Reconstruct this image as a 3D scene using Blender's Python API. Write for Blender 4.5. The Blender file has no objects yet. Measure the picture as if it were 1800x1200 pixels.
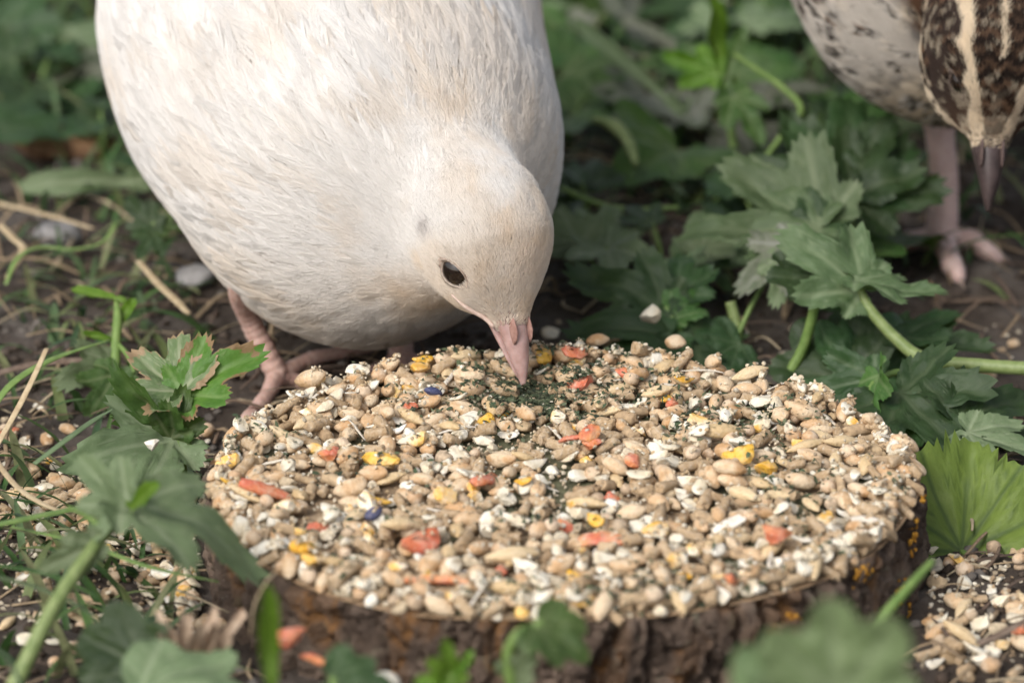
import bpy, math, random
import numpy as np
from mathutils import Vector

# ------------------------------------------------------------------ camera, sky, sun (1 unit = 1 cm)
SC = bpy.context.scene
SC.unit_settings.system = 'METRIC'
SC.unit_settings.scale_length = 0.01
PITCH = math.radians(22.0)
DIST = 90.0
FPX = 9000.0                                  # focal length in photograph pixels (1800 wide)
R_ = np.array([1.0, 0.0, 0.0])
F_ = np.array([0.0, math.cos(PITCH), -math.sin(PITCH)])
U_ = np.array([0.0, math.sin(PITCH), math.cos(PITCH)])
N_ = -F_
CAM = np.array([0.0, 0.0, 2.3]) - (0.85 * R_ - 2.45 * U_ + DIST * F_)
cd = bpy.data.cameras.new('camera')
cam = bpy.data.objects.new('camera', cd)
SC.collection.objects.link(cam)
cam.location = CAM
cam.rotation_euler = (math.pi / 2 - PITCH, 0, 0)
cd.sensor_fit = 'HORIZONTAL'
cd.sensor_width = 36.0
cd.lens = FPX / 1800 * 36.0
cd.clip_start = 1.0
cd.clip_end = 20000.0
cd.dof.use_dof = True
cd.dof.focus_distance = 92.6
cd.dof.aperture_fstop = (cd.lens * 1e-3) / 1.15   # lens opening 1.15 cm across (units are cm)
SC.camera = cam

SUN_EL, SUN_AZ = math.radians(44), math.radians(-142)   # azimuth from +y towards +x
w = bpy.data.worlds.new('World')
SC.world = w
w.use_nodes = True
nt = w.node_tree
nt.nodes.clear()
sky = nt.nodes.new('ShaderNodeTexSky')
sky.sky_type = 'NISHITA'
sky.sun_disc = False
sky.sun_elevation = SUN_EL
sky.sun_rotation = SUN_AZ
sky.dust_density = 4.0
hs = nt.nodes.new('ShaderNodeHueSaturation')       # thin even cloud takes most of the blue out
hs.inputs['Saturation'].default_value = 0.42
bg = nt.nodes.new('ShaderNodeBackground')
bg.inputs['Strength'].default_value = 0.15
wo = nt.nodes.new('ShaderNodeOutputWorld')
nt.links.new(sky.outputs[0], hs.inputs['Color'])
nt.links.new(hs.outputs[0], bg.inputs[0])
nt.links.new(bg.outputs[0], wo.inputs[0])
sl = bpy.data.lights.new('sun', 'SUN')
sl.energy = 1.8
sl.angle = math.radians(28)
sl.color = (1.0, 0.97, 0.93)
sun = bpy.data.objects.new('sun', sl)
SC.collection.objects.link(sun)
sd = Vector((math.sin(SUN_AZ) * math.cos(SUN_EL), math.cos(SUN_AZ) * math.cos(SUN_EL), math.sin(SUN_EL)))
sun.rotation_euler = (-sd).to_track_quat('-Z', 'Y').to_euler()
sun.location = sd * 200
vs = SC.view_settings
vs.view_transform = 'Standard'
vs.look = 'None'
vs.exposure = 0.33
vs.gamma = 1.0
vs.use_curve_mapping = False
SC.render.engine = 'CYCLES'
SC.cycles.use_denoising = True
SC.cycles.use_adaptive_sampling = True
SC.cycles.adaptive_threshold = 0.025
SC.cycles.max_bounces = 8
SC.cycles.diffuse_bounces = 4
SC.cycles.transparent_max_bounces = 8
SC.cycles.sample_clamp_indirect = 6.0
SC.cycles_curves.shape = 'RIBBONS'

# ------------------------------------------------------------------ helpers
COL = SC.collection
rng = np.random.default_rng(7)
random.seed(7)

def ray(px, py):
    d = F_ + R_ * (px - 900) / FPX - U_ * (py - 600) / FPX
    return d
def at_z(px, py, z):
    d = ray(px, py); return CAM + d * ((z - CAM[2]) / d[2])
def at_y(px, py, y):
    d = ray(px, py); return CAM + d * ((y - CAM[1]) / d[1])
def cm(px, y):                      # centimetres that px photograph pixels span at ground depth y
    return px * (DIST + y * math.cos(PITCH)) / FPX

def nrm(v):
    v = np.asarray(v, float)
    return v / np.maximum(np.linalg.norm(v, axis=-1, keepdims=True), 1e-9)

def mesh_obj(name, verts, faces, mat=None, parent=None, smooth=True, attrs=None, mats=None):
    me = bpy.data.meshes.new(name)
    me.from_pydata(np.asarray(verts).tolist(), [], faces if isinstance(faces, list) else faces.tolist())
    if smooth:
        me.polygons.foreach_set('use_smooth', np.ones(len(me.polygons), bool))
    for m in (mats or ([mat] if mat else [])):
        me.materials.append(m)
    for k, (typ, arr) in (attrs or {}).items():
        a = me.attributes.new(k, typ, 'POINT')
        a.data.foreach_set('color' if typ == 'FLOAT_COLOR' else 'value', np.asarray(arr, np.float32).ravel())
    me.update()
    o = bpy.data.objects.new(name, me)
    COL.objects.link(o)
    if parent is not None:
        o.parent = parent
    return o

def empty(name, loc=(0, 0, 0)):
    o = bpy.data.objects.new(name, None)
    o.empty_display_size = 0.5
    COL.objects.link(o)
    o.location = loc
    return o

def keep(o, parent):                 # parent without moving
    o.parent = parent
    o.location = Vector(o.location) - Vector(parent.location)
    return o

def tag(o, label=None, cat=None, group=None, kind=None):
    if label: o['label'] = label
    if cat: o['category'] = cat
    if group: o['group'] = group
    if kind: o['kind'] = kind
    return o

def hash3(ix, iy, iz, seed):
    h = (ix * 374761393 + iy * 668265263 + iz * 1274126177 + seed * 1442695041) & 0xFFFFFFFF
    h = ((h ^ (h >> 13)) * 1274126177) & 0xFFFFFFFF
    return ((h ^ (h >> 16)) & 0xFFFFFF) / float(0xFFFFFF)

def vnoise(p, f=1.0, seed=0):        # value noise 0..1
    p = np.asarray(p, float) * f
    i = np.floor(p).astype(np.int64)
    t = p - i
    t = t * t * (3 - 2 * t)
    out = 0
    for a in (0, 1):
        wa = t[..., 0] if a else 1 - t[..., 0]
        for b in (0, 1):
            wb = t[..., 1] if b else 1 - t[..., 1]
            for c in (0, 1):
                wc = t[..., 2] if c else 1 - t[..., 2]
                out = out + wa * wb * wc * hash3(i[..., 0] + a, i[..., 1] + b, i[..., 2] + c, seed)
    return out

def fbm(p, f=1.0, seed=0, n=4):
    s, a, t = 0, 0.5, 0
    for k in range(n):
        s = s + a * vnoise(p, f, seed + k * 17); t += a
        a *= 0.5; f *= 2.03
    return s / t

def spline(pts, n):
    P = np.asarray(pts, float)
    Q = np.vstack([2 * P[0] - P[1], P, 2 * P[-1] - P[-2]])
    out = []
    m = len(P) - 1
    for s in np.linspace(0, m, n):
        k = min(int(s), m - 1); t = s - k
        a, b, c, d = Q[k], Q[k + 1], Q[k + 2], Q[k + 3]
        out.append(0.5 * (2 * b + (c - a) * t + (2 * a - 5 * b + 4 * c - d) * t * t + (3 * b - a - 3 * c + d) * t ** 3))
    return np.array(out)

def tube_geo(pts, radii, n=24, sides=10, flat=1.0, rough=0.0, seed=0, ridge=0.0):
    c = spline(pts, n)
    r = np.interp(np.linspace(0, 1, n), np.linspace(0, 1, len(radii)), radii)
    if ridge: r = r * (1 + ridge * (np.abs(np.sin(np.arange(n) * math.pi / 4)) - .5))
    T = nrm(np.gradient(c, axis=0))
    up = np.array([0, 0, 1.0]) if abs(T[0][2]) < 0.9 else np.array([1.0, 0, 0])
    V, ang = [], np.linspace(0, 2 * math.pi, sides, endpoint=False)
    for k in range(n):
        b = nrm(np.cross(T[k], up)); u = np.cross(b, T[k]); up = u
        V.append(c[k] + r[k] * (np.cos(ang)[:, None] * b + flat * np.sin(ang)[:, None] * u))
    V = np.concatenate(V)
    if rough:
        cc = np.repeat(c, sides, 0)
        V = cc + (V - cc) * (1 + rough * (fbm(V, 6, seed)[:, None] - 0.5) * 2)
    Fc = []
    for k in range(n - 1):
        for j in range(sides):
            a = k * sides + j; b = k * sides + (j + 1) % sides
            Fc.append((a, b, b + sides, a + sides))
    Fc.append(tuple(range(sides - 1, -1, -1)))
    Fc.append(tuple(range((n - 1) * sides, n * sides)))
    return V, Fc

def tube(name, pts, radii, mat, parent=None, **k):
    V, Fc = tube_geo(pts, radii, **k)
    return mesh_obj(name, V, Fc, mat, parent)

class Join:                           # many small pieces in one mesh
    def __init__(s): s.V, s.F, s.C, s.n = [], [], [], 0
    def add(s, V, Fc, col=None):
        V = np.asarray(V)
        s.V.append(V)
        s.F += [tuple(i + s.n for i in f) for f in Fc]
        s.n += len(V)
        if col is not None:
            s.C.append(np.tile(np.append(col, 1.0)[:4], (len(V), 1)))
    def build(s, name, mat, parent=None, smooth=True):
        at = {'Col': ('FLOAT_COLOR', np.concatenate(s.C))} if s.C else None
        return mesh_obj(name, np.concatenate(s.V), s.F, mat, parent, smooth, at)

# ------------------------------------------------------------------ materials
class NT:
    def __init__(s, name):
        s.m = bpy.data.materials.new(name); s.m.use_nodes = True
        s.t = s.m.node_tree; s.t.nodes.clear()
        s.out = s.n('OutputMaterial')
    def n(s, typ, **kw):
        nd = s.t.nodes.new('ShaderNode' + typ)
        for k, v in kw.items():
            if k in nd.inputs: nd.inputs[k].default_value = v
            else: setattr(nd, k, v)
        return nd
    def l(s, a, b): s.t.links.new(a, b)
    def noise(s, scale, detail=4, rough=0.6, vec=None):
        nd = s.n('TexNoise', Scale=scale, Detail=detail, Roughness=rough)
        s.l(vec if vec is not None else s.coord(), nd.inputs['Vector'])
        return nd.outputs['Fac']
    def coord(s, kind='Object'):
        if not hasattr(s, 'tc'): s.tc = s.n('TexCoord')
        return s.tc.outputs[kind]
    def ramp(s, fac, stops):
        r = s.n('ValToRGB'); e = r.color_ramp.elements
        while len(e) < len(stops): e.new(0.5)
        for x, (p, c) in zip(e, stops):
            x.position = p; x.color = (*c, 1) if len(c) == 3 else c
        s.l(fac, r.inputs['Fac'])
        return r.outputs['Color']
    def mix(s, fac, a, b, mode='MIX'):
        m = s.n('MixRGB', blend_type=mode)
        for v, i in ((fac, 'Fac'), (a, 'Color1'), (b, 'Color2')):
            if hasattr(v, 'node'): s.l(v, m.inputs[i])
            else: m.inputs[i].default_value = (*v, 1) if isinstance(v, tuple) else v
        return m.outputs[0]
    def math(s, op, a, b=0.0, c=None):
        m = s.n('Math', operation=op)
        for i, v in enumerate((a, b) if c is None else (a, b, c)):
            if hasattr(v, 'node'): s.l(v, m.inputs[i])
            else: m.inputs[i].default_value = v
        return m.outputs[0]
    def attr(s, name, out='Fac'):
        a = s.n('Attribute', attribute_name=name); return a.outputs[out]
    def bump(s, h, strength, dist):
        b = s.n('Bump', Strength=strength, Distance=dist); s.l(h, b.inputs['Height']); return b.outputs['Normal']
    def bsdf(s, color, rough=0.6, spec=0.4, normal=None, sss=0.0, sss_r=(0.1, 0.05, 0.03), transl=None, coat=0.0):
        p = s.n('BsdfPrincipled')
        p.inputs['Specular IOR Level'].default_value = spec
        if hasattr(rough, 'node'): s.l(rough, p.inputs['Roughness'])
        else: p.inputs['Roughness'].default_value = rough
        if hasattr(color, 'node'): s.l(color, p.inputs['Base Color'])
        else: p.inputs['Base Color'].default_value = (*color, 1)
        if normal is not None: s.l(normal, p.inputs['Normal'])
        if sss:
            p.inputs['Subsurface Weight'].default_value = sss
            p.inputs['Subsurface Radius'].default_value = sss_r
            p.inputs['Subsurface Scale'].default_value = 1.0
        p.inputs['Coat Weight'].default_value = coat
        res = p.outputs[0]
        if transl is not None:
            amt, tcol = transl
            tb = s.n('BsdfTranslucent')
            if hasattr(tcol, 'node'): s.l(tcol, tb.inputs['Color'])
            else: tb.inputs['Color'].default_value = (*tcol, 1)
            mx = s.n('MixShader'); mx.inputs[0].default_value = amt
            s.l(res, mx.inputs[1]); s.l(tb.outputs[0], mx.inputs[2]); res = mx.outputs[0]
        s.l(res, s.out.inputs['Surface'])
        return s.m

def mat_soil():
    t = NT('soil')
    a = t.noise(0.55, 6, 0.65); b = t.noise(4.0, 5, 0.7)
    c = t.ramp(a, [(0.30, (0.020, 0.015, 0.012)), (0.48, (0.065, 0.052, 0.042)), (0.62, (0.125, 0.108, 0.094)), (0.75, (0.19, 0.175, 0.16))])
    c = t.mix(t.math('MULTIPLY', b, 0.55), c, (0.045, 0.032, 0.024))
    return t.bsdf(c, 0.92, 0.2, t.bump(b, 0.8, 0.15))

def mat_bark():
    t = NT('bark')
    a = t.noise(1.2, 6, 0.7); b = t.noise(9.0, 5, 0.7); d = t.attr('crack')
    c = t.ramp(a, [(0.32, (0.040, 0.027, 0.020)), (0.5, (0.105, 0.074, 0.055)), (0.64, (0.18, 0.13, 0.098)), (0.78, (0.26, 0.21, 0.155))])
    lich = t.ramp(t.noise(2.6, 4, 0.6), [(0.60, (0, 0, 0)), (0.68, (1, 1, 1))])
    c = t.mix(t.math('MULTIPLY', lich, 0.5), c, (0.15, 0.145, 0.10))
    c = t.mix(t.attr('inner'), c, (0.22, 0.105, 0.035))
    spk = t.ramp(t.noise(14, 2, 0.5), [(0.66, (0, 0, 0)), (0.71, (1, 1, 1))])
    c = t.mix(t.math('MULTIPLY', spk, 0.45), c, (0.24, 0.20, 0.17))
    return t.bsdf(c, 0.9, 0.25, t.bump(b, 0.9, 0.12))

def mat_wood():
    t = NT('cut_wood')
    v = t.n('TexWave', wave_type='RINGS', rings_direction='Z', Scale=1.6, Distortion=2.0, Detail=3)
    t.l(t.coord(), v.inputs['Vector'])
    c = t.mix(v.outputs['Fac'], (0.36, 0.24, 0.14), (0.46, 0.33, 0.21))
    c = t.mix(t.noise(3, 5, 0.6), c, (0.22, 0.15, 0.09))
    return t.bsdf(c, 0.85, 0.2, t.bump(t.noise(12), 0.5, 0.05))

def mat_seed(name, lo, hi, tip=None, rough=0.55, spec=0.35, dust=0.35, nscale=7.0, bump=0.03, sss=0.0):
    """grain: colour varies between grains, mottled along each; pale flour dust in patches."""
    t = NT(name)
    oi = t.n('ObjectInfo')
    c = t.mix(oi.outputs['Random'], lo, hi)
    v = t.n('VectorMath', operation='ADD'); t.l(t.coord(), v.inputs[0])
    cx = t.n('CombineXYZ'); t.l(t.math('MULTIPLY', oi.outputs['Random'], 91.7), cx.inputs[0]); t.l(cx.outputs[0], v.inputs[1])
    vec = v.outputs[0]
    n1 = t.noise(nscale, 4, 0.65, vec); n2 = t.noise(nscale * 0.32, 3, 0.5, vec)
    if tip: c = t.mix(t.ramp(n2, [(0.44, (0, 0, 0)), (0.58, (1, 1, 1))]), c, tip)
    c = t.mix(t.ramp(n1, [(0.46, (0, 0, 0)), (0.72, (dust, dust, dust))]), c, (0.66, 0.57, 0.45))
    dk = tuple(x * 0.50 for x in lo)
    n3 = t.noise(nscale * 3.2, 3, 0.6, vec)
    c = t.mix(t.ramp(n3, [(0.28, (0.45,) * 3), (0.43, (0, 0, 0))]), c, dk)
    c = t.mix(t.ramp(n3, [(0.60, (0, 0, 0)), (0.74, (0.4,) * 3)]), c, (0.70, 0.62, 0.50))
    c = t.mix(t.ramp(n1, [(0.26, (0.6, 0.6, 0.6)), (0.44, (0, 0, 0))]), c, dk)
    return t.bsdf(c, rough, spec, t.bump(t.math('ADD', n1, n3), 0.8, bump), sss, (0.05, 0.03, 0.015))

def mat_attr(name, rough=0.8, spec=0.25, bump=0.03, nscale=8, transl=0.0):
    t = NT(name)
    c = t.attr('Col', 'Color')
    n = t.noise(nscale, 4, 0.65)
    c2 = t.mix(t.ramp(n, [(0.35, (0.45,) * 3), (0.65, (0, 0, 0))]), c, (0.05, 0.035, 0.025))
    return t.bsdf(c2, rough, spec, t.bump(n, 0.7, bump), transl=(transl, c) if transl else None)

def mat_leaf(name, c1, c2, vein, transl=0.28, rough=0.5, spec=0.35, blotch=0.0, bcol=(0.16, 0.10, 0.045)):
    t = NT(name)
    oi = t.n('ObjectInfo')
    n = t.noise(1.6, 5, 0.6); f = t.noise(14, 4, 0.65)
    c = t.mix(t.ramp(n, [(0.35, (0, 0, 0)), (0.65, (1, 1, 1))]), c1, c2)
    c = t.mix(t.math('MULTIPLY', t.attr('vein'), 0.85), c, vein)
    c = t.mix(t.ramp(f, [(0.55, (0, 0, 0)), (0.8, (0.35,) * 3)]), c, vein)
    if blotch:
        e = t.math('ADD', t.attr('edge'), t.math('MULTIPLY', t.math('SUBTRACT', n, 0.5), 1.6))
        c = t.mix(t.ramp(e, [(1.0 - blotch, (0, 0, 0)), (1.06 - blotch, (1, 1, 1))]), c, bcol)
    hsv = t.n('HueSaturation'); t.l(c, hsv.inputs['Color'])
    t.l(t.math('MULTIPLY_ADD', oi.outputs['Random'], 0.5, 0.75), hsv.inputs['Value'])
    t.l(t.math('MULTIPLY_ADD', oi.outputs['Random'], 0.03, 0.485), hsv.inputs['Hue'])
    c = hsv.outputs[0]
    tr = t.mix(0.5, c, (0.18, 0.30, 0.03))
    return t.bsdf(c, rough, spec, t.bump(t.math('ADD', f, t.math('MULTIPLY', t.attr('vein'), 0.8)), 0.5, 0.03), transl=(transl, tr))

def mat_plain(name, c1, c2, rough=0.6, spec=0.4, nscale=5, bump=0.03, sss=0.0, sss_r=(0.15, 0.06, 0.04), transl=0.0, coat=0.0):
    t = NT(name)
    n = t.noise(nscale, 5, 0.6)
    c = t.mix(t.ramp(n, [(0.35, (0, 0, 0)), (0.65, (1, 1, 1))]), c1, c2)
    return t.bsdf(c, rough, spec, t.bump(n, 0.6, bump), sss, sss_r, (transl, c) if transl else None, coat)

def mat_strand(name):
    t = NT(name)
    return t.bsdf(t.attr('Col', 'Color'), 0.75, 0.15, transl=(0.35, t.attr('Col', 'Color')))

M = dict(
    soil=mat_soil(), bark=mat_bark(), wood=mat_wood(),
    wheat=mat_seed('wheat_grain', (0.49, 0.285, 0.13), (0.60, 0.42, 0.25), (0.62, 0.48, 0.32)),
    barley=mat_seed('barley_grain', (0.52, 0.37, 0.19), (0.62, 0.48, 0.29), dust=0.25, nscale=5),
    pellet=mat_seed('feed_pellet', (0.42, 0.29, 0.165), (0.54, 0.395, 0.245), rough=0.85, spec=0.15, dust=0.55, nscale=10, bump=0.05, sss=0),
    sorghum=mat_seed('sorghum', (0.56, 0.41, 0.27), (0.64, 0.50, 0.36), (0.52, 0.33, 0.18)),
    corn=mat_seed('cracked_corn', (0.68, 0.38, 0.07), (0.76, 0.48, 0.12), (0.78, 0.70, 0.55), dust=0.45, nscale=5, sss=0.3),
    yellow=mat_seed('yellow_corn', (0.70, 0.37, 0.035), (0.76, 0.46, 0.07), dust=0.45, nscale=5, sss=0.3),
    white=mat_seed('white_chip', (0.68, 0.63, 0.51), (0.80, 0.76, 0.67), (0.62, 0.53, 0.38), dust=0.0, nscale=5),
    carrot=mat_seed('dried_carrot', (0.52, 0.14, 0.065), (0.62, 0.26, 0.09), (0.56, 0.15, 0.085), dust=0.45, nscale=6, sss=0.25),
    blue=mat_seed('blue_seed', (0.035, 0.045, 0.11), (0.05, 0.06, 0.14), dust=0.15),
    husk=mat_seed('husk', (0.56, 0.50, 0.40), (0.66, 0.61, 0.53), dust=0.2, sss=0.1),
    crumbs=mat_attr('feed_crumbs', 0.85, 0.2),
    litter=mat_attr('litter', 0.85, 0.2),
    herb=mat_attr('dried_herb', 0.8, 0.2),
    grass=mat_attr('grass', 0.5, 0.35, 0.01, 6, 0.3),
    strand=mat_strand('plumage'),
    leaf_mid=mat_leaf('leaf_mid', (0.042, 0.092, 0.022), (0.066, 0.130, 0.028), (0.15, 0.20, 0.085)),
    leaf_dark=mat_leaf('leaf_dark', (0.022, 0.050, 0.017), (0.036, 0.074, 0.023), (0.08, 0.115, 0.055)),
    leaf_sage=mat_leaf('leaf_sage', (0.118, 0.168, 0.080), (0.155, 0.212, 0.108), (0.25, 0.30, 0.18), rough=0.6),
    leaf_dull=mat_leaf('leaf_dull', (0.060, 0.094, 0.038), (0.088, 0.130, 0.055), (0.17, 0.21, 0.115), rough=0.55),
    leaf_soft=mat_leaf('leaf_soft', (0.165, 0.235, 0.105), (0.20, 0.275, 0.13), (0.26, 0.32, 0.19), rough=0.6),
    leaf_bright=mat_leaf('leaf_bright', (0.085, 0.200, 0.012), (0.125, 0.26, 0.018), (0.20, 0.32, 0.07), 0.4),
    leaf_lime=mat_leaf('leaf_lime', (0.150, 0.225, 0.040), (0.185, 0.265, 0.048), (0.06, 0.105, 0.025), 0.35),
    leaf_worn=mat_leaf('leaf_worn', (0.085, 0.125, 0.045), (0.14, 0.18, 0.085), (0.25, 0.26, 0.16), 0.2, blotch=0.13, bcol=(0.24, 0.155, 0.095)),
    leaf_holed=mat_leaf('leaf_holed', (0.055, 0.125, 0.016), (0.085, 0.165, 0.022), (0.15, 0.22, 0.07), 0.25, blotch=0.05, bcol=(0.19, 0.11, 0.06)),
    leaf_grey=mat_leaf('leaf_grey', (0.095, 0.115, 0.070), (0.135, 0.145, 0.10), (0.22, 0.22, 0.19), 0.15, rough=0.7),
    stem=mat_plain('stem', (0.115, 0.195, 0.045), (0.18, 0.265, 0.075), 0.5, 0.4, transl=0.1),
    stem_pale=mat_plain('stem_pale', (0.13, 0.18, 0.055), (0.21, 0.26, 0.10), 0.5, 0.4),
    straw=mat_plain('straw', (0.36, 0.27, 0.16), (0.48, 0.39, 0.25), 0.7, 0.25),
    twig=mat_plain('twig', (0.11, 0.075, 0.055), (0.20, 0.15, 0.115), 0.85, 0.2, 6, 0.06),
    chip=mat_plain('wood_chip', (0.09, 0.048, 0.026), (0.20, 0.115, 0.06), 0.8, 0.25, 3, 0.08),
    dryhusk=mat_plain('dry_bract', (0.42, 0.30, 0.21), (0.54, 0.42, 0.31), 0.7, 0.25, transl=0.2),
    lichen=mat_plain('orange_lichen', (0.30, 0.135, 0.02), (0.46, 0.24, 0.035), 0.85, 0.2, 8, 0.05),
    stone=mat_plain('stone', (0.20, 0.19, 0.185), (0.30, 0.29, 0.285), 0.7, 0.3, 3, 0.05),
    skin=mat_plain('leg_skin', (0.42, 0.265, 0.22), (0.53, 0.365, 0.31), 0.5, 0.4, 7, 0.05, 0.25, (0.2, 0.08, 0.05)),
    skin_grey=mat_plain('leg_skin_grey', (0.54, 0.38, 0.34), (0.62, 0.46, 0.42), 0.5, 0.4, 7, 0.05, 0.2, (0.2, 0.08, 0.05)),
    white_skin=mat_plain('white_skin', (0.66, 0.61, 0.56), (0.72, 0.68, 0.64), 0.8, 0.1, 2, 0.0),
    dark_skin=mat_plain('brown_skin', (0.20, 0.145, 0.10), (0.30, 0.23, 0.17), 0.8, 0.1, 2, 0.0),
    lid=mat_plain('eyelid', (0.27, 0.21, 0.17), (0.42, 0.34, 0.28), 0.6, 0.3, 12, 0.02, 0.2),
    lid_dark=mat_plain('eyelid_dark', (0.07, 0.05, 0.04), (0.12, 0.09, 0.07), 0.6, 0.3, 12, 0.02),
    beak=mat_plain('pink_beak', (0.30, 0.185, 0.165), (0.43, 0.29, 0.265), 0.33, 0.5, 4, 0.01, 0.35, (0.15, 0.06, 0.04)),
    beak_dark=mat_plain('dark_beak', (0.030, 0.021, 0.020), (0.060, 0.042, 0.040), 0.42, 0.3, 4, 0.01),
    gape=mat_plain('gape_skin', (0.50, 0.36, 0.30), (0.62, 0.50, 0.43), 0.6, 0.3, 9, 0.03),
    claw=mat_plain('claw_horn', (0.20, 0.14, 0.11), (0.30, 0.22, 0.18), 0.4, 0.4, 6, 0.01),
    nostril=mat_plain('nostril_skin', (0.23, 0.125, 0.10), (0.34, 0.205, 0.17), 0.85, 0.25, 9, 0.03),
    nostril_dark=mat_plain('nostril_skin_dark', (0.06, 0.042, 0.04), (0.11, 0.075, 0.065), 0.7, 0.25, 9, 0.03),
    eye=mat_plain('eyeball', (0.007, 0.004, 0.003), (0.014, 0.008, 0.005), 0.05, 0.5, 3, 0.0, coat=0.5),
)

# ------------------------------------------------------------------ ground
def warp(n, dense, far):             # even spacing near the middle, stretching out to the horizon
    u = np.linspace(-1, 1, n)
    return dense * u + (far - dense) * np.sign(u) * np.abs(u) ** 15
gx, gy = warp(231, 30, 6000), warp(231, 34, 6000) + 6
X, Y = np.meshgrid(gx, gy, indexing='ij')
GZ0 = 0.58                            # level of the soil; the slice is sunk a little into it
def ground_h(x, y):
    p = np.stack([x, y, np.zeros_like(x)], -1)
    near = np.clip(1 - (np.hypot(x, y - 6) - 30) / 60, 0, 1)
    return ((fbm(p, 0.35, 3, 3) - 0.5) * 0.55 + (fbm(p, 1.7, 9, 3) - 0.5) * 0.40) * near + GZ0
G = np.stack([X, Y, ground_h(X, Y)], -1).reshape(-1, 3)
n1 = len(gy)
gi = (np.arange(len(gx) - 1)[:, None] * n1 + np.arange(n1 - 1)[None]).ravel()
tag(mesh_obj('ground', G, np.stack([gi, gi + n1, gi + n1 + 1, gi + 1], -1), M['soil']), kind='structure')
_tx, _ty = np.arange(-24, 24, .1), np.arange(-24, 44, .1)
GT = ground_h(*np.meshgrid(_tx, _ty, indexing='ij'))
def gz(p):
    u = min(max((p[0] + 24) * 10, 0), len(_tx) - 1.001); v = min(max((p[1] + 24) * 10, 0), len(_ty) - 1.001)
    i, j = int(u), int(v); a, b = u - i, v - j
    return float((GT[i, j] * (1 - a) + GT[i + 1, j] * a) * (1 - b) + (GT[i, j + 1] * (1 - a) + GT[i + 1, j + 1] * a) * b)
def on_ground(px, py, dz=0.0):
    p = at_z(px, py, GZ0)
    for _ in range(3): p = at_z(px, py, gz(p) + dz)
    return p

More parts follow.
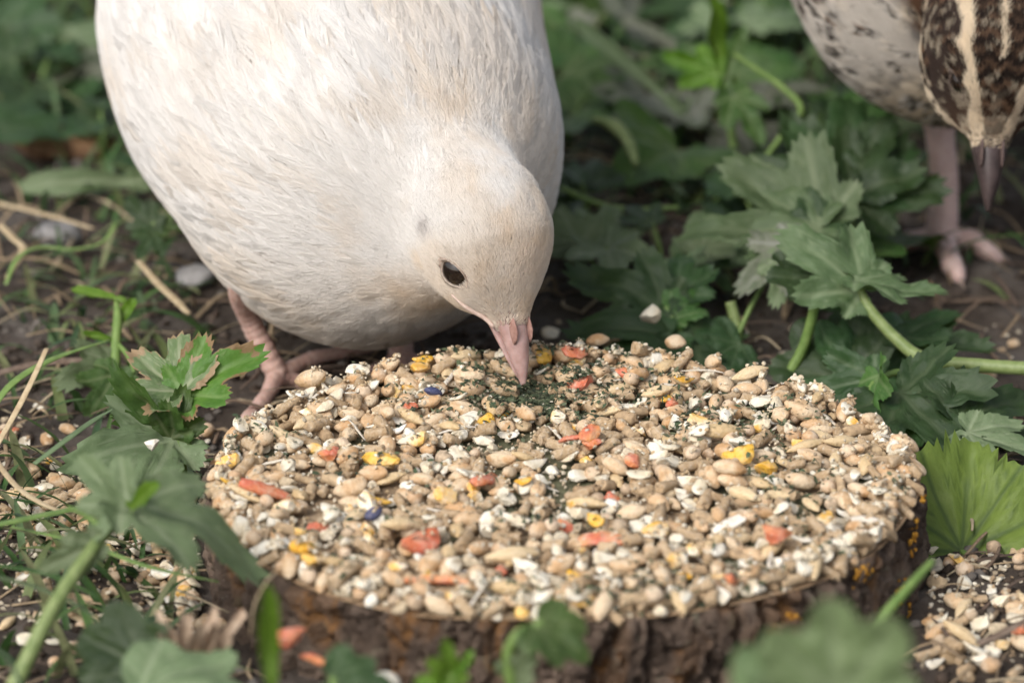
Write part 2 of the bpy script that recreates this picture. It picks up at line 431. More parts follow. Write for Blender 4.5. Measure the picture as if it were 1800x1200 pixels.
# ------------------------------------------------------------------ log slice
DTOP = 2.24
def disc_r(th):
    return 6.18 - 0.42 * np.sin(th) ** 2 + 0.06 * np.sin(2 * th + 0.6) + 0.07 * np.sin(3 * th + 2.0) + 0.05 * np.sin(5 * th) + 0.04 * np.sin(9 * th + 1)
def build_log():
    root = empty('log_slice', (0, 0, 0))
    tag(root, 'round slice of log with dark rough bark, heaped with bird feed', 'log slice')
    nth, nz = 600, 52
    th = np.linspace(0, 2 * math.pi, nth, endpoint=False)
    zz = np.linspace(-0.35, DTOP + 0.02, nz)
    T, Z = np.meshgrid(th, zz, indexing='ij')
    R = disc_r(T)
    cyl = np.stack([np.cos(T) * 6.2, np.sin(T) * 6.2, Z * 0.42], -1)
    wob = cyl + 0.5 * (np.stack([fbm(cyl, 1.2, s) for s in (1, 2, 3)], -1) - 0.5)
    ridge = np.abs(fbm(wob, 1.5, 21, 3) - 0.5) * 2
    ridge2 = np.abs(fbm(wob * np.array([1, 1, 1.6]), 3.4, 31, 3) - 0.5) * 2
    crack = np.clip(1 - ridge / 0.13, 0, 1)
    crack2 = np.clip(1 - ridge2 / 0.12, 0, 1)
    fine = fbm(np.stack([np.cos(T) * 6.2, np.sin(T) * 6.2, Z], -1), 5, 41, 4) - 0.5
    off = 0.16 - 0.36 * crack - 0.16 * crack2 + 0.22 * fine + 0.28 * (fbm(cyl, 0.9, 51, 2) - 0.5)
    edge = np.clip((Z - (DTOP - 0.18)) / 0.2, 0, 1)
    R = R + off - 0.10 * edge ** 2 - 0.12 * np.clip(0.3 - Z, 0, 1)
    ztop = Z + np.where(edge > 0.5, 0.14 * (fbm(cyl, 2.3, 61, 3) - 0.5), 0)
    V = np.stack([np.cos(T) * R, np.sin(T) * R, ztop], -1).reshape(-1, 3)
    a = (np.arange(nth)[:, None] * nz + np.arange(nz - 1)[None]).ravel()
    b = (((np.arange(nth) + 1) % nth)[:, None] * nz + np.arange(nz - 1)[None]).ravel()
    inner = np.clip((fbm(cyl, 1.1, 71, 3) - 0.57) / 0.05, 0, 1) * np.clip(crack2 * 1.5 + 0.25, 0, 1) * 0.8
    mesh_obj('bark', V, np.stack([a, b, b + 1, a + 1], -1), M['bark'], root,
             attrs={'crack': ('FLOAT', crack.ravel()), 'inner': ('FLOAT', inner.ravel())})
    # sawn top: rings of points out to just over the bark
    nr = 26
    V, Fc = [[0, 0, DTOP]], []
    for k in range(1, nr + 1):
        rr = k / nr * (disc_r(th[::4]) + 0.02)
        x, y = np.cos(th[::4]) * rr, np.sin(th[::4]) * rr
        z = DTOP + 0.03 * (fbm(np.stack([x, y, 0 * x], -1), 2.0, 81, 3) - 0.5)
        V += np.stack([x, y, z], -1).tolist()
    m = len(th[::4])
    for j in range(m): Fc.append((0, 1 + j, 1 + (j + 1) % m))
    for k in range(nr - 1):
        for j in range(m):
            p, q = 1 + k * m + j, 1 + k * m + (j + 1) % m
            Fc.append((p, p + m, q + m, q))
    mesh_obj('sawn_top', V, Fc, M['wood'], root)
    # crusts of orange lichen on the bark: lumpy clusters
    def lichen(px, py, w_, h_, k, seed):
        p0 = None
        d = ray(px, py)
        for t in np.arange(70, 110, 0.02):
            p = CAM + d * t
            if p[2] < DTOP and math.hypot(p[0], p[1]) < float(disc_r(np.array(math.atan2(p[1], p[0])))) + 0.15:
                p0 = p; break
        if p0 is None: return
        J = Join(); r = np.random.default_rng(seed)
        t0 = math.atan2(p0[1], p0[0])
        for _ in range(k):
            tt = t0 + r.normal(0, w_ / 2) / 6.2; z = p0[2] + r.normal(0, h_ / 2)
            if z > DTOP - 0.02: continue
            rr = float(disc_r(np.array(tt))) + 0.05 + 0.1 * r.random()
            V, Fc = blob(r.uniform(0.018, 0.05), seed + _, .9)
            J.add(V * np.array([1, 1, 1.2]) + np.array([math.cos(tt) * rr, math.sin(tt) * rr, z]), Fc)
        tag(J.build('lichen', M['lichen'], root), kind='stuff')
    for i, a in enumerate([(1505, 990, 0.22, 0.32, 60, 1), (1590, 1040, 0.3, 0.25, 50, 2), (1605, 1075, 0.35, 0.3, 55, 3), (1400, 1085, 0.12, 0.10, 16, 4),
                           (1612, 930, 0.10, 0.5, 34, 6), (1590, 870, 0.2, 0.2, 20, 7)]):
        lichen(*a)
    return root

def ico(sub=2):
    import bmesh
    bm = bmesh.new(); bmesh.ops.create_icosphere(bm, subdivisions=sub, radius=1.0)
    V = np.array([v.co[:] for v in bm.verts]); Fc = [tuple(v.index for v in f.verts) for f in bm.faces]
    bm.free(); return V, Fc
ICO1, ICO2, ICO3 = ico(1), ico(2), ico(3)
def blob(r, seed, rough=0.5, base=None):
    V, Fc = base or ICO1
    k = 1 + rough * (vnoise(V + seed * 3.7, 1.5, seed)[:, None] - 0.5) * 2
    return V * r * k, Fc
log_root = build_log()

# ------------------------------------------------------------------ feed: grain shapes (unit = cm, long axis x)
def g_wheat(s):
    V, Fc = ICO3; V = V.copy(); r = np.random.default_rng(s)
    x = V[:, 0]
    t = 1 - 0.22 * np.abs(x) ** 3
    V[:, 1] *= t; V[:, 2] *= t
    crease = np.exp(-(V[:, 1] / 0.16) ** 2) * np.clip(-V[:, 2], 0, 1)
    V[:, 2] += 0.28 * crease
    V[:, 2] += 0.10 * (1 - x * x)
    V *= 1 + 0.09 * (vnoise(V + s, 1.6, s)[:, None] - 0.5) * 2
    V *= np.array([r.uniform(.30, .35), r.uniform(.155, .185), r.uniform(.14, .165)])
    if s % 2: V[:, 2] *= -1; Fc = [f[::-1] for f in Fc]
    return V, Fc
def g_barley(s):
    V, Fc = ICO3; V = V.copy(); r = np.random.default_rng(s)
    x = V[:, 0]; ang = np.arctan2(V[:, 2], V[:, 1])
    t = (1 - 0.55 * np.abs(x) ** 2.2) * (1 + 0.05 * np.cos(5 * ang))
    V[:, 1] *= t; V[:, 2] *= t
    V[:, 2] += 0.15 * (1 - x * x)
    V *= np.array([r.uniform(.38, .47), .155, .115])
    V[:, 1] += 0.03 * np.sin(3 * x)
    return V, Fc
def g_pellet(s):
    r = np.random.default_rng(s)
    L, R = r.uniform(.15, .30), r.uniform(.105, .135)
    n, m = 7, 12
    V, Fc = [], []
    ang = np.linspace(0, 2 * math.pi, m, endpoint=False)
    tl = r.uniform(-.25, .25, 4)
    prof = [(-1, .0), (-1.02, .55), (-1, .90), (-.90, 1), (-.35, .98), (.35, 1.0), (.90, 1), (1, .90), (1.02, .55), (1, .0)]
    for x, k in prof:
        xs = x * L + (tl[0] * np.cos(ang) + tl[1] * np.sin(ang)) * R * (x > .5) + (tl[2] * np.cos(ang) + tl[3] * np.sin(ang)) * R * (x < -.5)
        V.append(np.stack([xs, np.cos(ang) * R * k, np.sin(ang) * R * k], -1))
    V = np.concatenate(V)
    V *= 1 + 0.36 * (fbm(V + s * 5, 8, s, 3)[:, None] - 0.5) * 2
    for k in range(len(prof) - 1):
        for j in range(m):
            a, b = k * m + j, k * m + (j + 1) % m
            Fc.append((a, b, b + m, a + m)[::-1])
    return V, Fc
def g_round(s):
    V, Fc = ICO2; r = np.random.default_rng(s)
    V = V * (1 + 0.16 * (vnoise(V + s * 2, 1.3, s)[:, None] - 0.5) * 2)
    return V * np.array([r.uniform(.17, .21), r.uniform(.16, .19), r.uniform(.14, .17)]), Fc
def g_chunk(s):                       # broken, faceted piece
    V, Fc = ICO2; r = np.random.default_rng(s)
    V = V.copy()
    for _ in range(7):
        d = nrm(r.normal(size=3)); c = r.uniform(.45, .8)
        k = V @ d
        V -= np.outer(np.clip(k - c, 0, None), d)
    V *= 1 + 0.12 * (vnoise(V + s, 3, s)[:, None] - 0.5) * 2
    return V * np.array([.27, .20, .15]) * r.uniform(.85, 1.15), Fc
def g_flake(s):                       # thin flake
    V, Fc = ICO2; r = np.random.default_rng(s)
    V = V.copy()
    V *= 1 + 0.35 * (vnoise(V + s, 1.4, s)[:, None] - 0.5) * 2
    V *= np.array([r.uniform(.20, .28), r.uniform(.13, .18), .055])
    V[:, 2] += 0.9 * V[:, 0] ** 2 - 0.6 * V[:, 1] ** 2
    return V, Fc
def g_strip(s):                       # dried shred of carrot
    r = np.random.default_rng(s)
    pts = [(-.45, 0, 0), (-.2, r.uniform(-.05, .05), r.uniform(0, .05)), (.15, r.uniform(-.05, .05), r.uniform(0, .05)), (.45, 0, 0)]
    return tube_geo(pts, [.09, .15, .14, .08], 12, 8, .55, .35, s)
def g_sliver(s):
    pts = [(-.45, 0, .02), (-.1, .02, .04), (.2, 0, .04), (.45, -.03, 0)]
    return tube_geo(pts, [.025, .06, .055, .02], 12, 7, .4, .2, s)
GEN = dict(wheat=g_wheat, barley=g_barley, pellet=g_pellet, round=g_round, chunk=g_chunk, flake=g_flake, strip=g_strip, sliver=g_sliver)
PROTO = {}
def proto(shape, k):
    if (shape, k) not in PROTO: PROTO[(shape, k)] = GEN[shape](k + 11)
    return PROTO[(shape, k)]
def semi(V): return np.maximum((V.max(0) - V.min(0)) / 2, 0.02)

class Field:                          # height of the pile, raised by every grain dropped on it
    def __init__(s, x0, x1, y0, y1, h, f):
        s.h, s.x0, s.y0 = h, x0, y0
        s.xs, s.ys = np.arange(x0, x1, h), np.arange(y0, y1, h)
        A, B = np.meshgrid(s.xs, s.ys, indexing='ij')
        s.H = f(A, B)
    def look(s, x, y):
        i = int(np.clip((x - s.x0) / s.h, 0, len(s.xs) - 1)); j = int(np.clip((y - s.y0) / s.h, 0, len(s.ys) - 1))
        return s.H[i, j]
    def drop(s, x, y, yaw, sm, sink=0.25, apply=True, tilt=0.5):
        a, b, c = sm
        cy, sy = math.cos(yaw), math.sin(yaw)
        p = math.atan2(s.look(x + a * cy, y + a * sy) - s.look(x - a * cy, y - a * sy), 2 * a)
        q = math.atan2(s.look(x - b * sy, y + b * cy) - s.look(x + b * sy, y - b * cy), 2 * b)
        p = float(np.clip(p, -tilt, tilt)); q = float(np.clip(q, -tilt, tilt))
        e = max(a, b)
        i0, i1 = int((x - e - s.x0) / s.h), int((x + e - s.x0) / s.h) + 2
        j0, j1 = int((y - e - s.y0) / s.h), int((y + e - s.y0) / s.h) + 2
        i0, j0 = max(i0, 0), max(j0, 0)
        if i0 >= len(s.xs) or j0 >= len(s.ys) or i1 <= 0 or j1 <= 0: return None
        A, B = np.meshgrid(s.xs[i0:i1] - x, s.ys[j0:j1] - y, indexing='ij')
        u, v = (A * cy + B * sy), (-A * sy + B * cy)
        k = 1 - (u / a) ** 2 - (v / b) ** 2
        m = k > 0
        if not m.any(): return None
        dome = c * np.sqrt(np.clip(k, 0, 1)); pl = u * math.tan(p) + v * math.tan(q)
        Hs = s.H[i0:i1, j0:j1]
        z = float(np.quantile((Hs - pl + dome)[m], 1 - sink))
        if apply:
            Hs[m] = np.maximum(Hs[m], (z + pl + dome)[m])
        return z, p, q

def rot(yaw, pitch, roll):
    cy, sy = math.cos(yaw), math.sin(yaw); cp, sp = math.cos(pitch), math.sin(pitch); cr, sr = math.cos(roll), math.sin(roll)
    ex = np.array([cy * cp, sy * cp, sp])
    ey0 = np.array([-sy, cy, 0.0]); ez0 = np.cross(ex, ey0)
    ey = ey0 * cr + ez0 * sr; ez = np.cross(ex, ey)
    return np.stack([ex, ey, ez], 1)

MESHES = {}
def grain_mesh(name, shape, k, mat):
    key = (name, shape, k)
    if key not in MESHES:
        V, Fc = proto(shape, k)
        me = bpy.data.meshes.new(name); me.from_pydata(V.tolist(), [], Fc)
        me.polygons.foreach_set('use_smooth', np.full(len(me.polygons), shape != 'chunk'))
        me.materials.append(mat); MESHES[key] = me
    return MESHES[key]
from mathutils import Matrix
def grain(name, shape, k, mat, pos, Rm, scale, label, cat, group):
    o = bpy.data.objects.new(name, grain_mesh(name, shape, k, mat))
    S = np.eye(4); S[:3, :3] = Rm @ np.diag(scale); S[:3, 3] = pos
    o.matrix_world = Matrix(S.tolist())
    COL.objects.link(o)
    return tag(o, label, cat, group)

#        name, shape, material, nvariants, category
KIND = dict(
    wheat=('wheat_grain', 'wheat', 'wheat', 6, 'grain'),
    barley=('barley_grain', 'barley', 'barley', 4, 'grain'),
    pellet=('feed_pellet', 'pellet', 'pellet', 8, 'pellet'),
    sorghum=('sorghum_seed', 'round', 'sorghum', 4, 'seed'),
    corn=('cracked_corn', 'chunk', 'corn', 6, 'corn'),
    yellow=('corn_flake', 'flake', 'yellow', 4, 'corn'),
    ychunk=('corn_chunk', 'chunk', 'yellow', 4, 'corn'),
    white=('grain_flake', 'flake', 'white', 6, 'flake'),
    wchunk=('grain_chip', 'chunk', 'white', 6, 'chip'),
    carrot=('dried_carrot', 'strip', 'carrot', 5, 'carrot'),
    cchunk=('carrot_cube', 'chunk', 'carrot', 4, 'carrot'),
    blue=('blue_seed', 'round', 'blue', 2, 'seed'),
    husk=('seed_husk', 'sliver', 'husk', 4, 'husk'),
)
WORDS = dict(wheat='smooth tan wheat grain', barley='long pale pointed barley grain', pellet='rough beige feed pellet', sorghum='rounded pale sorghum seed',
             corn='cracked yellow and white corn piece', yellow='thin yellow corn flake', ychunk='bright yellow broken corn lump', white='thin cream grain flake',
             wchunk='broken cream-white grain chip', carrot='orange shred of dried carrot', cchunk='orange lump of dried carrot', blue='dark blue round seed', husk='narrow pale seed husk')

def heap0(A, B):
    r = np.hypot(A, B); t = np.arctan2(B, A)
    e = np.clip(1 - r / (disc_r(t) - 0.02), 0, 1)
    p = np.stack([A, B, 0 * A], -1)
    h = DTOP + 0.02 + 0.03 * (1 - np.exp(-e * 9)) + 0.08 * e + 0.16 * (fbm(p, 0.5, 5, 2) - 0.5) * np.clip(e * 5, 0, 1)
    h -= 0.10 * np.exp(-(((A + 0.5) / 0.8) ** 2 + ((B - 3.9) / 0.9) ** 2))       # hollow pecked out at the beak
    return np.where(e > 0, h, -1.0)
FD = Field(-7.2, 7.2, -7.2, 7.2, 0.035, heap0)

# bed of crumbs under everything: one bumpy skin
nb = 220
bx = np.linspace(-6.3, 6.3, nb)
A, B = np.meshgrid(bx, bx, indexing='ij')
inside = np.hypot(A, B) < disc_r(np.arctan2(B, A)) - 0.06
bz = heap0(A, B) - 0.07 + 0.13 * (fbm(np.stack([A, B, 0 * A], -1), 5.0, 77, 3) - 0.5)
idx = -np.ones((nb, nb), int); idx[inside] = np.arange(inside.sum())
q = np.stack([idx[:-1, :-1], idx[1:, :-1], idx[1:, 1:], idx[:-1, 1:]], -1).reshape(-1, 4)
q = q[(q >= 0).all(1)]
bp = np.stack([A, B, np.maximum(bz, DTOP + 0.025)], -1)[inside]
bn = fbm(bp, 3.0, 91, 3)[:, None]; bg_ = fbm(bp, 0.9, 95, 3)[:, None]
bcol = np.array([0.34, 0.25, 0.16]) * (0.75 + 0.6 * bn)
near = np.exp(-(((bp[:, :1] + .45) / .9) ** 2 + ((bp[:, 1:2] - 3.75) / .9) ** 2)) > .4
bcol = np.where((bg_ > 0.56) | near, np.array([0.13, 0.13, 0.075]) * (0.8 + 0.5 * bn), bcol)
tag(mesh_obj('crumb_bed', bp, q, M['crumbs'], None, True, {'Col': ('FLOAT_COLOR', np.hstack([bcol, np.ones((len(bcol), 1))]))}),
    'fine ground feed filling the gaps under the grains on the log slice', 'feed', kind='stuff')

def rand_spot(r, pad=0.09):
    while True:
        x, y = r.uniform(-6.3, 6.3, 2)
        if r.random() < .16:
            t = r.uniform(0, 2 * math.pi); q3 = float(disc_r(np.array(t))) - r.uniform(min(pad, .05), .4); return q3 * math.cos(t), q3 * math.sin(t)
        if pad == .09 and ((x + .45) / .8) ** 2 + ((y - 3.75) / .9) ** 2 < 1 and r.random() < .85: continue
        if math.hypot(x, y) < float(disc_r(np.array(math.atan2(y, x)))) - pad: return x, y

def best_drop(field, r, sm, tries, spot, sink=0.3):
    best = None
    for _ in range(tries):
        x, y = spot(r); yaw = r.uniform(0, 2 * math.pi)
        z = field.drop(x, y, yaw, sm, sink, False)
        if z and (best is None or z[0] < best[0]): best = (z[0], x, y, yaw)
    if best is None: return None
    _, x, y, yaw = best
    z, p, q_ = field.drop(x, y, yaw, sm, sink, True)
    return np.array([x, y, z]), rot(yaw, p, q_)

PAL = dict(pellet=[(0.42, 0.29, 0.17), (0.52, 0.385, 0.24)], wheat=[(0.42, 0.26, 0.13), (0.52, 0.38, 0.23)], round=[(0.5, 0.37, 0.25), (0.56, 0.44, 0.31)],
           flake=[(0.58, 0.50, 0.37), (0.70, 0.63, 0.49)], chunk=[(0.46, 0.33, 0.19), (0.62, 0.54, 0.40)], barley=[(0.46, 0.33, 0.18), (0.54, 0.42, 0.26)])
def filler(field, J, n, r, spot, shapes, tries=3):
    for _ in range(n):
        sh = shapes[r.integers(len(shapes))]
        V, Fc = proto(sh, int(r.integers(4)))
        k = r.uniform(.6, .9)
        d = best_drop(field, r, semi(V) * k, tries, spot)
        if d is None: continue
        lo, hi = PAL[sh]; t = r.random()
        J.add((V * k) @ d[1].T + d[0], Fc, np.array(lo) * (1 - t) + np.array(hi) * t)

r1 = np.random.default_rng(101)
J = Join()
filler(FD, J, 300, r1, rand_spot, ['pellet', 'pellet', 'round', 'chunk', 'pellet'], 2)
tag(J.build('buried_feed', M['crumbs']), 'mixed pellets and grains lying deeper in the heap on the log slice', 'feed', kind='stuff')

GROUP = {k: v for k, v in dict(wheat='wheat grains in the feed', barley='barley grains in the feed', pellet='pellets in the feed', sorghum='sorghum seeds in the feed',
         corn='cracked corn in the feed', yellow='corn flakes in the feed', ychunk='corn lumps in the feed', white='grain flakes in the feed', wchunk='grain chips in the feed',
         carrot='dried carrot in the feed', cchunk='dried carrot lumps in the feed', blue='blue seeds in the feed', husk='husks in the feed').items()}
ON = ' mixed into the feed on the log slice'
def put(kind, field, r, spot, label, tries=4, scale=None, sink=0.3):
    nm, sh, mt, nv, cat = KIND[kind]
    k = int(r.integers(nv)); V, Fc = proto(sh, k)
    s = r.uniform(.62, .95) if scale is None else scale
    d = best_drop(field, r, semi(V) * s, tries, spot, sink)
    if d is None: return None
    return grain(nm, sh, k, M[mt], d[0], d[1], np.array([s, s, s]), label, cat, GROUP[kind] + (' on the ground' if field is not FD else ''))
r2 = np.random.default_rng(202)
order = ['pellet'] * 285 + ['wheat'] * 215 + ['barley'] * 62 + ['sorghum'] * 70 + ['corn'] * 40 + ['white'] * 150 + ['wchunk'] * 190 + ['cchunk'] * 10 + ['husk'] * 44 + ['yellow'] * 8
r2.shuffle(order)
for kd in order:
    put(kd, FD, r2, rand_spot, WORDS[kd] + ON, 4 if kd in ('pellet', 'wheat', 'sorghum') else 2)

# pieces that stand out in the photograph, dropped last where they lie
def lay(kind, px, py, size, yaw, label, z=2.85, var=0, wide=None, flat=1.0, cat=None, group=None):
    nm, sh, mt, nv, c0 = KIND[kind]
    V, Fc = proto(sh, var % nv); sm = semi(V)
    p = at_z(px, py, z)
    z2 = FD.look(p[0], p[1])
    p = at_z(px, py, max(z2, DTOP) + 0.08)
    sx = size / (2 * sm[0]); sy = (wide / (2 * sm[1])) if wide else sx; sz = min(sx, sy) * flat
    d = FD.drop(p[0], p[1], math.radians(yaw), sm * np.array([sx, sy, sz]), 0.35, True, 0.35)
    if d is None: return
    grain(nm, sh, var % nv, M[mt], np.array([p[0], p[1], d[0]]), rot(math.radians(yaw), d[1], d[2]), np.array([sx, sy, sz]), label, cat or c0, group)
for a in [
    ('carrot', 466, 851, .95, 2, 'straight red-orange carrot shred at the left end of the feed', 2.8, 0, .34),
    ('cchunk', 578, 796, .46, 40, 'orange carrot lump near the left edge of the feed, under the white bird', 2.9, 1, .34),
    ('carrot', 850, 842, .75, 60, 'rusty orange carrot shred lying diagonally in the middle of the feed', 2.9, 1, .36),
    ('cchunk', 1037, 773, .42, 10, 'red-orange carrot lump right of the beak, behind the heap middle', 2.9, 2, .36),
    ('cchunk', 1076, 867, .36, 80, 'small upright red carrot lump right of the heap middle', 2.9, 3, .30),
    ('carrot', 1056, 934, .85, -8, 'pinkish red carrot shred in the front right part of the feed', 2.9, 2, .40),
    ('cchunk', 742, 968, .72, 35, 'large orange carrot lump near the front rim', 2.85, 0, .55, 1.0),
    ('carrot', 770, 1024, 1.15, -12, 'long red carrot shred lying along the front rim', 2.6, 3, .30),
    ('carrot', 1010, 790, .6, -15, 'flat dark red carrot shred below the lump right of the beak', 2.85, 4, .3),
    ('cchunk', 1364, 948, .58, 15, 'pale orange carrot lump in the front right of the feed', 2.85, 1, .42),
    ('cchunk', 1112, 832, .34, 60, 'small square orange-yellow lump in the middle right of the feed', 2.9, 2, .32),
    ('ychunk', 1300, 820, .62, 20, 'large rough yellow corn lump in the right half of the feed', 2.9, 0, .48),
    ('ychunk', 1345, 812, .48, 70, 'rough yellow corn lump touching the largest corn lump on its right', 2.9, 1, .40),
    ('ychunk', 672, 822, .80, -38, 'long bright yellow corn lump left of the heap middle', 2.9, 2, .34),
    ('yellow', 855, 745, .46, 70, 'bright yellow corn flake standing just below the beak', 2.95, 0, .34, 1.4),
    ('yellow', 921, 850, .42, -40, 'curved yellow corn flake in the very middle of the feed', 2.9, 1, .22, 1.4),
    ('corn', 786, 868, .44, 5, 'half white half yellow corn piece left of the heap middle', 2.9, 3, .32),
    ('blue', 657, 906, .36, 40, 'dark blue seed in the front left of the feed', 2.9, 0, .24),
    ('yellow', 665, 880, .5, 15, 'yellow corn flake just above the dark blue seed', 2.9, 2, .22),
    ('ychunk', 535, 962, .46, 10, 'orange-yellow corn lump at the front left rim', 2.7, 3, .36),
    ('corn', 500, 908, .46, 25, 'white-topped corn piece at the left rim below the straight carrot shred', 2.8, 4, .38),
    ('corn', 1232, 738, .55, -20, 'white corn piece with a yellow base at the right back of the feed', 2.9, 5, .34),
    ('yellow', 1200, 662, .5, 30, 'yellow corn flake at the back rim of the feed', 2.75, 3, .2),
    ('corn', 1147, 937, .42, 5, 'white corn piece with a yellow foot right of the pinkish carrot shred', 2.9, 0, .36),
    ('corn', 1215, 963, .36, 100, 'yellow-orange corn piece in the front right of the feed', 2.85, 1, .30),
    ('wheat', 545, 696, .62, -8, 'plump orange wheat grain at the left back corner of the feed', 2.8, 0, .40),
    ('wheat', 592, 705, .42, 10, 'short wheat grain just right of the plump one at the left back corner', 2.8, 2, .34),
    ('wheat', 825, 648, .60, 0, 'brown wheat grain at the back rim left of the beak', 2.7, 4, .34),
    ('wheat', 755, 710, .48, -10, 'glossy peach wheat grain left of the beak tip', 2.9, 2, .34),
    ('wheat', 1410, 725, .72, -5, 'large orange wheat grain at the right back of the feed', 2.85, 0, .40),
    ('wheat', 1370, 740, .5, 100, 'upright reddish wheat grain left of the large orange one', 2.9, 1, .38),
    ('wheat', 1282, 846, .62, -8, 'big pale wheat grain below the large yellow corn lump', 2.9, 3, .38),
    ('wheat', 615, 862, .62, 0, 'big smooth wheat grain in the left half of the feed', 2.9, 2, .38),
    ('wheat', 757, 985, .62, 60, 'big wheat grain leaning on the large orange carrot lump', 2.9, 0, .36),
    ('wheat', 655, 1000, .55, 50, 'wheat grain hanging at the front left rim', 2.7, 4, .34),
    ('barley', 900, 995, 1.0, 12, 'long tan barley grain near the middle of the front rim', 2.8, 0, .34),
    ('barley', 895, 1030, .85, -12, 'barley grain on the front rim below the long tan one', 2.6, 1, .30),
    ('barley', 705, 945, .8, 20, 'barley grain lying behind the large orange carrot lump', 2.85, 2, .32),
    ('barley', 1155, 708, .62, 5, 'pale barley grain right of the beak at the back of the feed', 2.85, 3, .30),
    ('barley', 1265, 775, .95, 8, 'ridged brown barley grain under a white flake in the right half', 2.85, 1, .36),
    ('wchunk', 905, 915, .62, -12, 'long cream-white grain chip in the front middle of the feed', 2.9, 0, .28),
    ('white', 1116, 860, .46, 8, 'oval white grain flake right of the small red carrot lump', 2.95, 0, .30, 1.3),
    ('wchunk', 752, 738, .34, 60, 'bright white grain chip left below the beak', 2.9, 1, .28),
    ('wchunk', 1338, 692, .42, -20, 'cream grain chip at the right back of the feed', 2.85, 2, .34),
    ('wchunk', 1285, 908, .66, 30, 'long white grain chip with orange end in the right half of the feed', 2.9, 3, .26),
    ('husk', 1522, 936, .75, -32, 'lilac-white husk sliver sticking out over the right front rim', 2.75, 0, .18),
    ('wchunk', 1336, 1020, .30, -50, 'small white chip on the front right rim', 2.5, 4, .20),
    ('wchunk', 847, 1025, .44, 85, 'upright white chip on the front rim', 2.6, 5, .24),
    ('wchunk', 925, 1006, .52, -15, 'white chip lying on the tip of the long barley grain', 2.8, 0, .26),
    ('corn', 700, 985, .36, -25, 'small white and yellow corn piece in front of the large orange carrot lump', 2.8, 2, .3),
    ('white', 1228, 782, .40, 12, 'white flake lying on the ridged barley grain', 3.0, 1, .28, 1.2),
    ('wchunk', 905, 625, .3, 0, 'dusty brown chip at the back rim beside the beak', 2.7, 2, .3),
    ('carrot', 1010, 607, .5, 30, 'reddish brown chunk at the back rim right of the beak', 2.7, 1, .42),
    ('ychunk', 955, 645, .42, 60, 'amber corn lump right beside the beak', 2.75, 2, .34),
    ('blue', 762, 690, .34, 10, 'dark grey seed left of the beak', 2.8, 1, .22),
    ('cchunk', 1020, 690, .5, 0, 'dusty reddish brown lump right of the beak tip', 2.8, 0, .4),
    ('white', 560, 800, .6, 55, 'grey-white flake beside the orange lump near the left edge', 2.9, 2, .2),
]:
    lay(*a)

# crumbs and dried herb dust scattered over the heap
def dust(field, r, n, spot, name, mat, label, cols, sz, shape='blob', clump=None):
    J = Join()
    for i in range(n):
        x, y = spot(r)
        if clump is not None and r.random() > clump(x, y): continue
        z = field.look(x, y)
        if shape == 'blob' and i % 5 > 2 and z > .25 * sum(field.look(x + a, y + b) for a, b in ((.14, 0), (-.14, 0), (0, .14), (0, -.14))) - .015: continue
        c = cols[r.integers(len(cols))]; c = np.array(c) * r.uniform(.75, 1.2)
        s = r.uniform(*sz)
        if shape == 'blob':
            V = BL[r.integers(len(BL))] * s * np.array([1, r.uniform(.5, 1), r.uniform(.4, .9)])
            Fc = ICO1[1]
        else:
            wd = s * r.uniform(.25, .5)
            V = np.array([[-s, -wd, 0], [0, -wd * 1.2, .3 * wd], [s, 0, 0], [0, wd, .3 * wd], [-s, wd * .6, 0]]); Fc = [(0, 1, 3, 4), (1, 2, 3)]
        Rm = rot(r.uniform(0, 6.28), r.normal(0, .4), r.normal(0, .4))
        J.add(V @ Rm.T + np.array([x, y, z + s * .25]), Fc, c)
    return tag(J.build(name, mat, None, False), label, 'feed', kind='stuff')
BL = [blob(1.0, k, .5)[0] for k in range(10)]
r3 = np.random.default_rng(303)
dust(FD, r3, 8000, lambda r: rand_spot(r, .03), 'feed_crumbs', M['crumbs'], 'fine pale crumbs strewn between the grains on the log slice',
     [(.52, .42, .29), (.62, .54, .41), (.40, .29, .18), (.72, .66, .54), (.5, .37, .22), (.68, .58, .42)], (.018, .058))
_h = np.arange(-7, 7, .07)
HT = fbm(np.stack([*np.meshgrid(_h, _h, indexing='ij'), np.zeros((len(_h), len(_h)))], -1), .8, 15, 2)
def herb_clump(x, y):
    k = math.exp(-(((x + .65) / 1.3) ** 2 + ((y - 4.0) / 1.5) ** 2)) * 1.3
    return min(1, k + 0.9 * max(0, HT[int((x + 7) / .07), int((y + 7) / .07)] - .52) * 5 * (0.4 + 0.6 * (y > -1)))
dust(FD, r3, 13000, lambda r: rand_spot(r, .05), 'dried_herb_flecks', M['herb'], 'dark green dried herb flecks dusted over the feed, thickest at the beak',
     [(.055, .085, .045), (.085, .115, .06), (.035, .055, .035), (.13, .15, .085)], (.03, .085), 'flake', herb_clump)
dust(FD, r3, 2600, lambda r: (float(np.clip(r.normal(-.45, .55), -3, 3)), float(np.clip(r.normal(3.75, .55), 1, 5.2))), 'herb_pile', M['herb'], 'little pile of dark green dried herbs around the beak tip of the white quail',
     [(.05, .075, .04), (.075, .10, .055), (.03, .048, .03), (.11, .13, .075)], (.03, .08), 'flake')

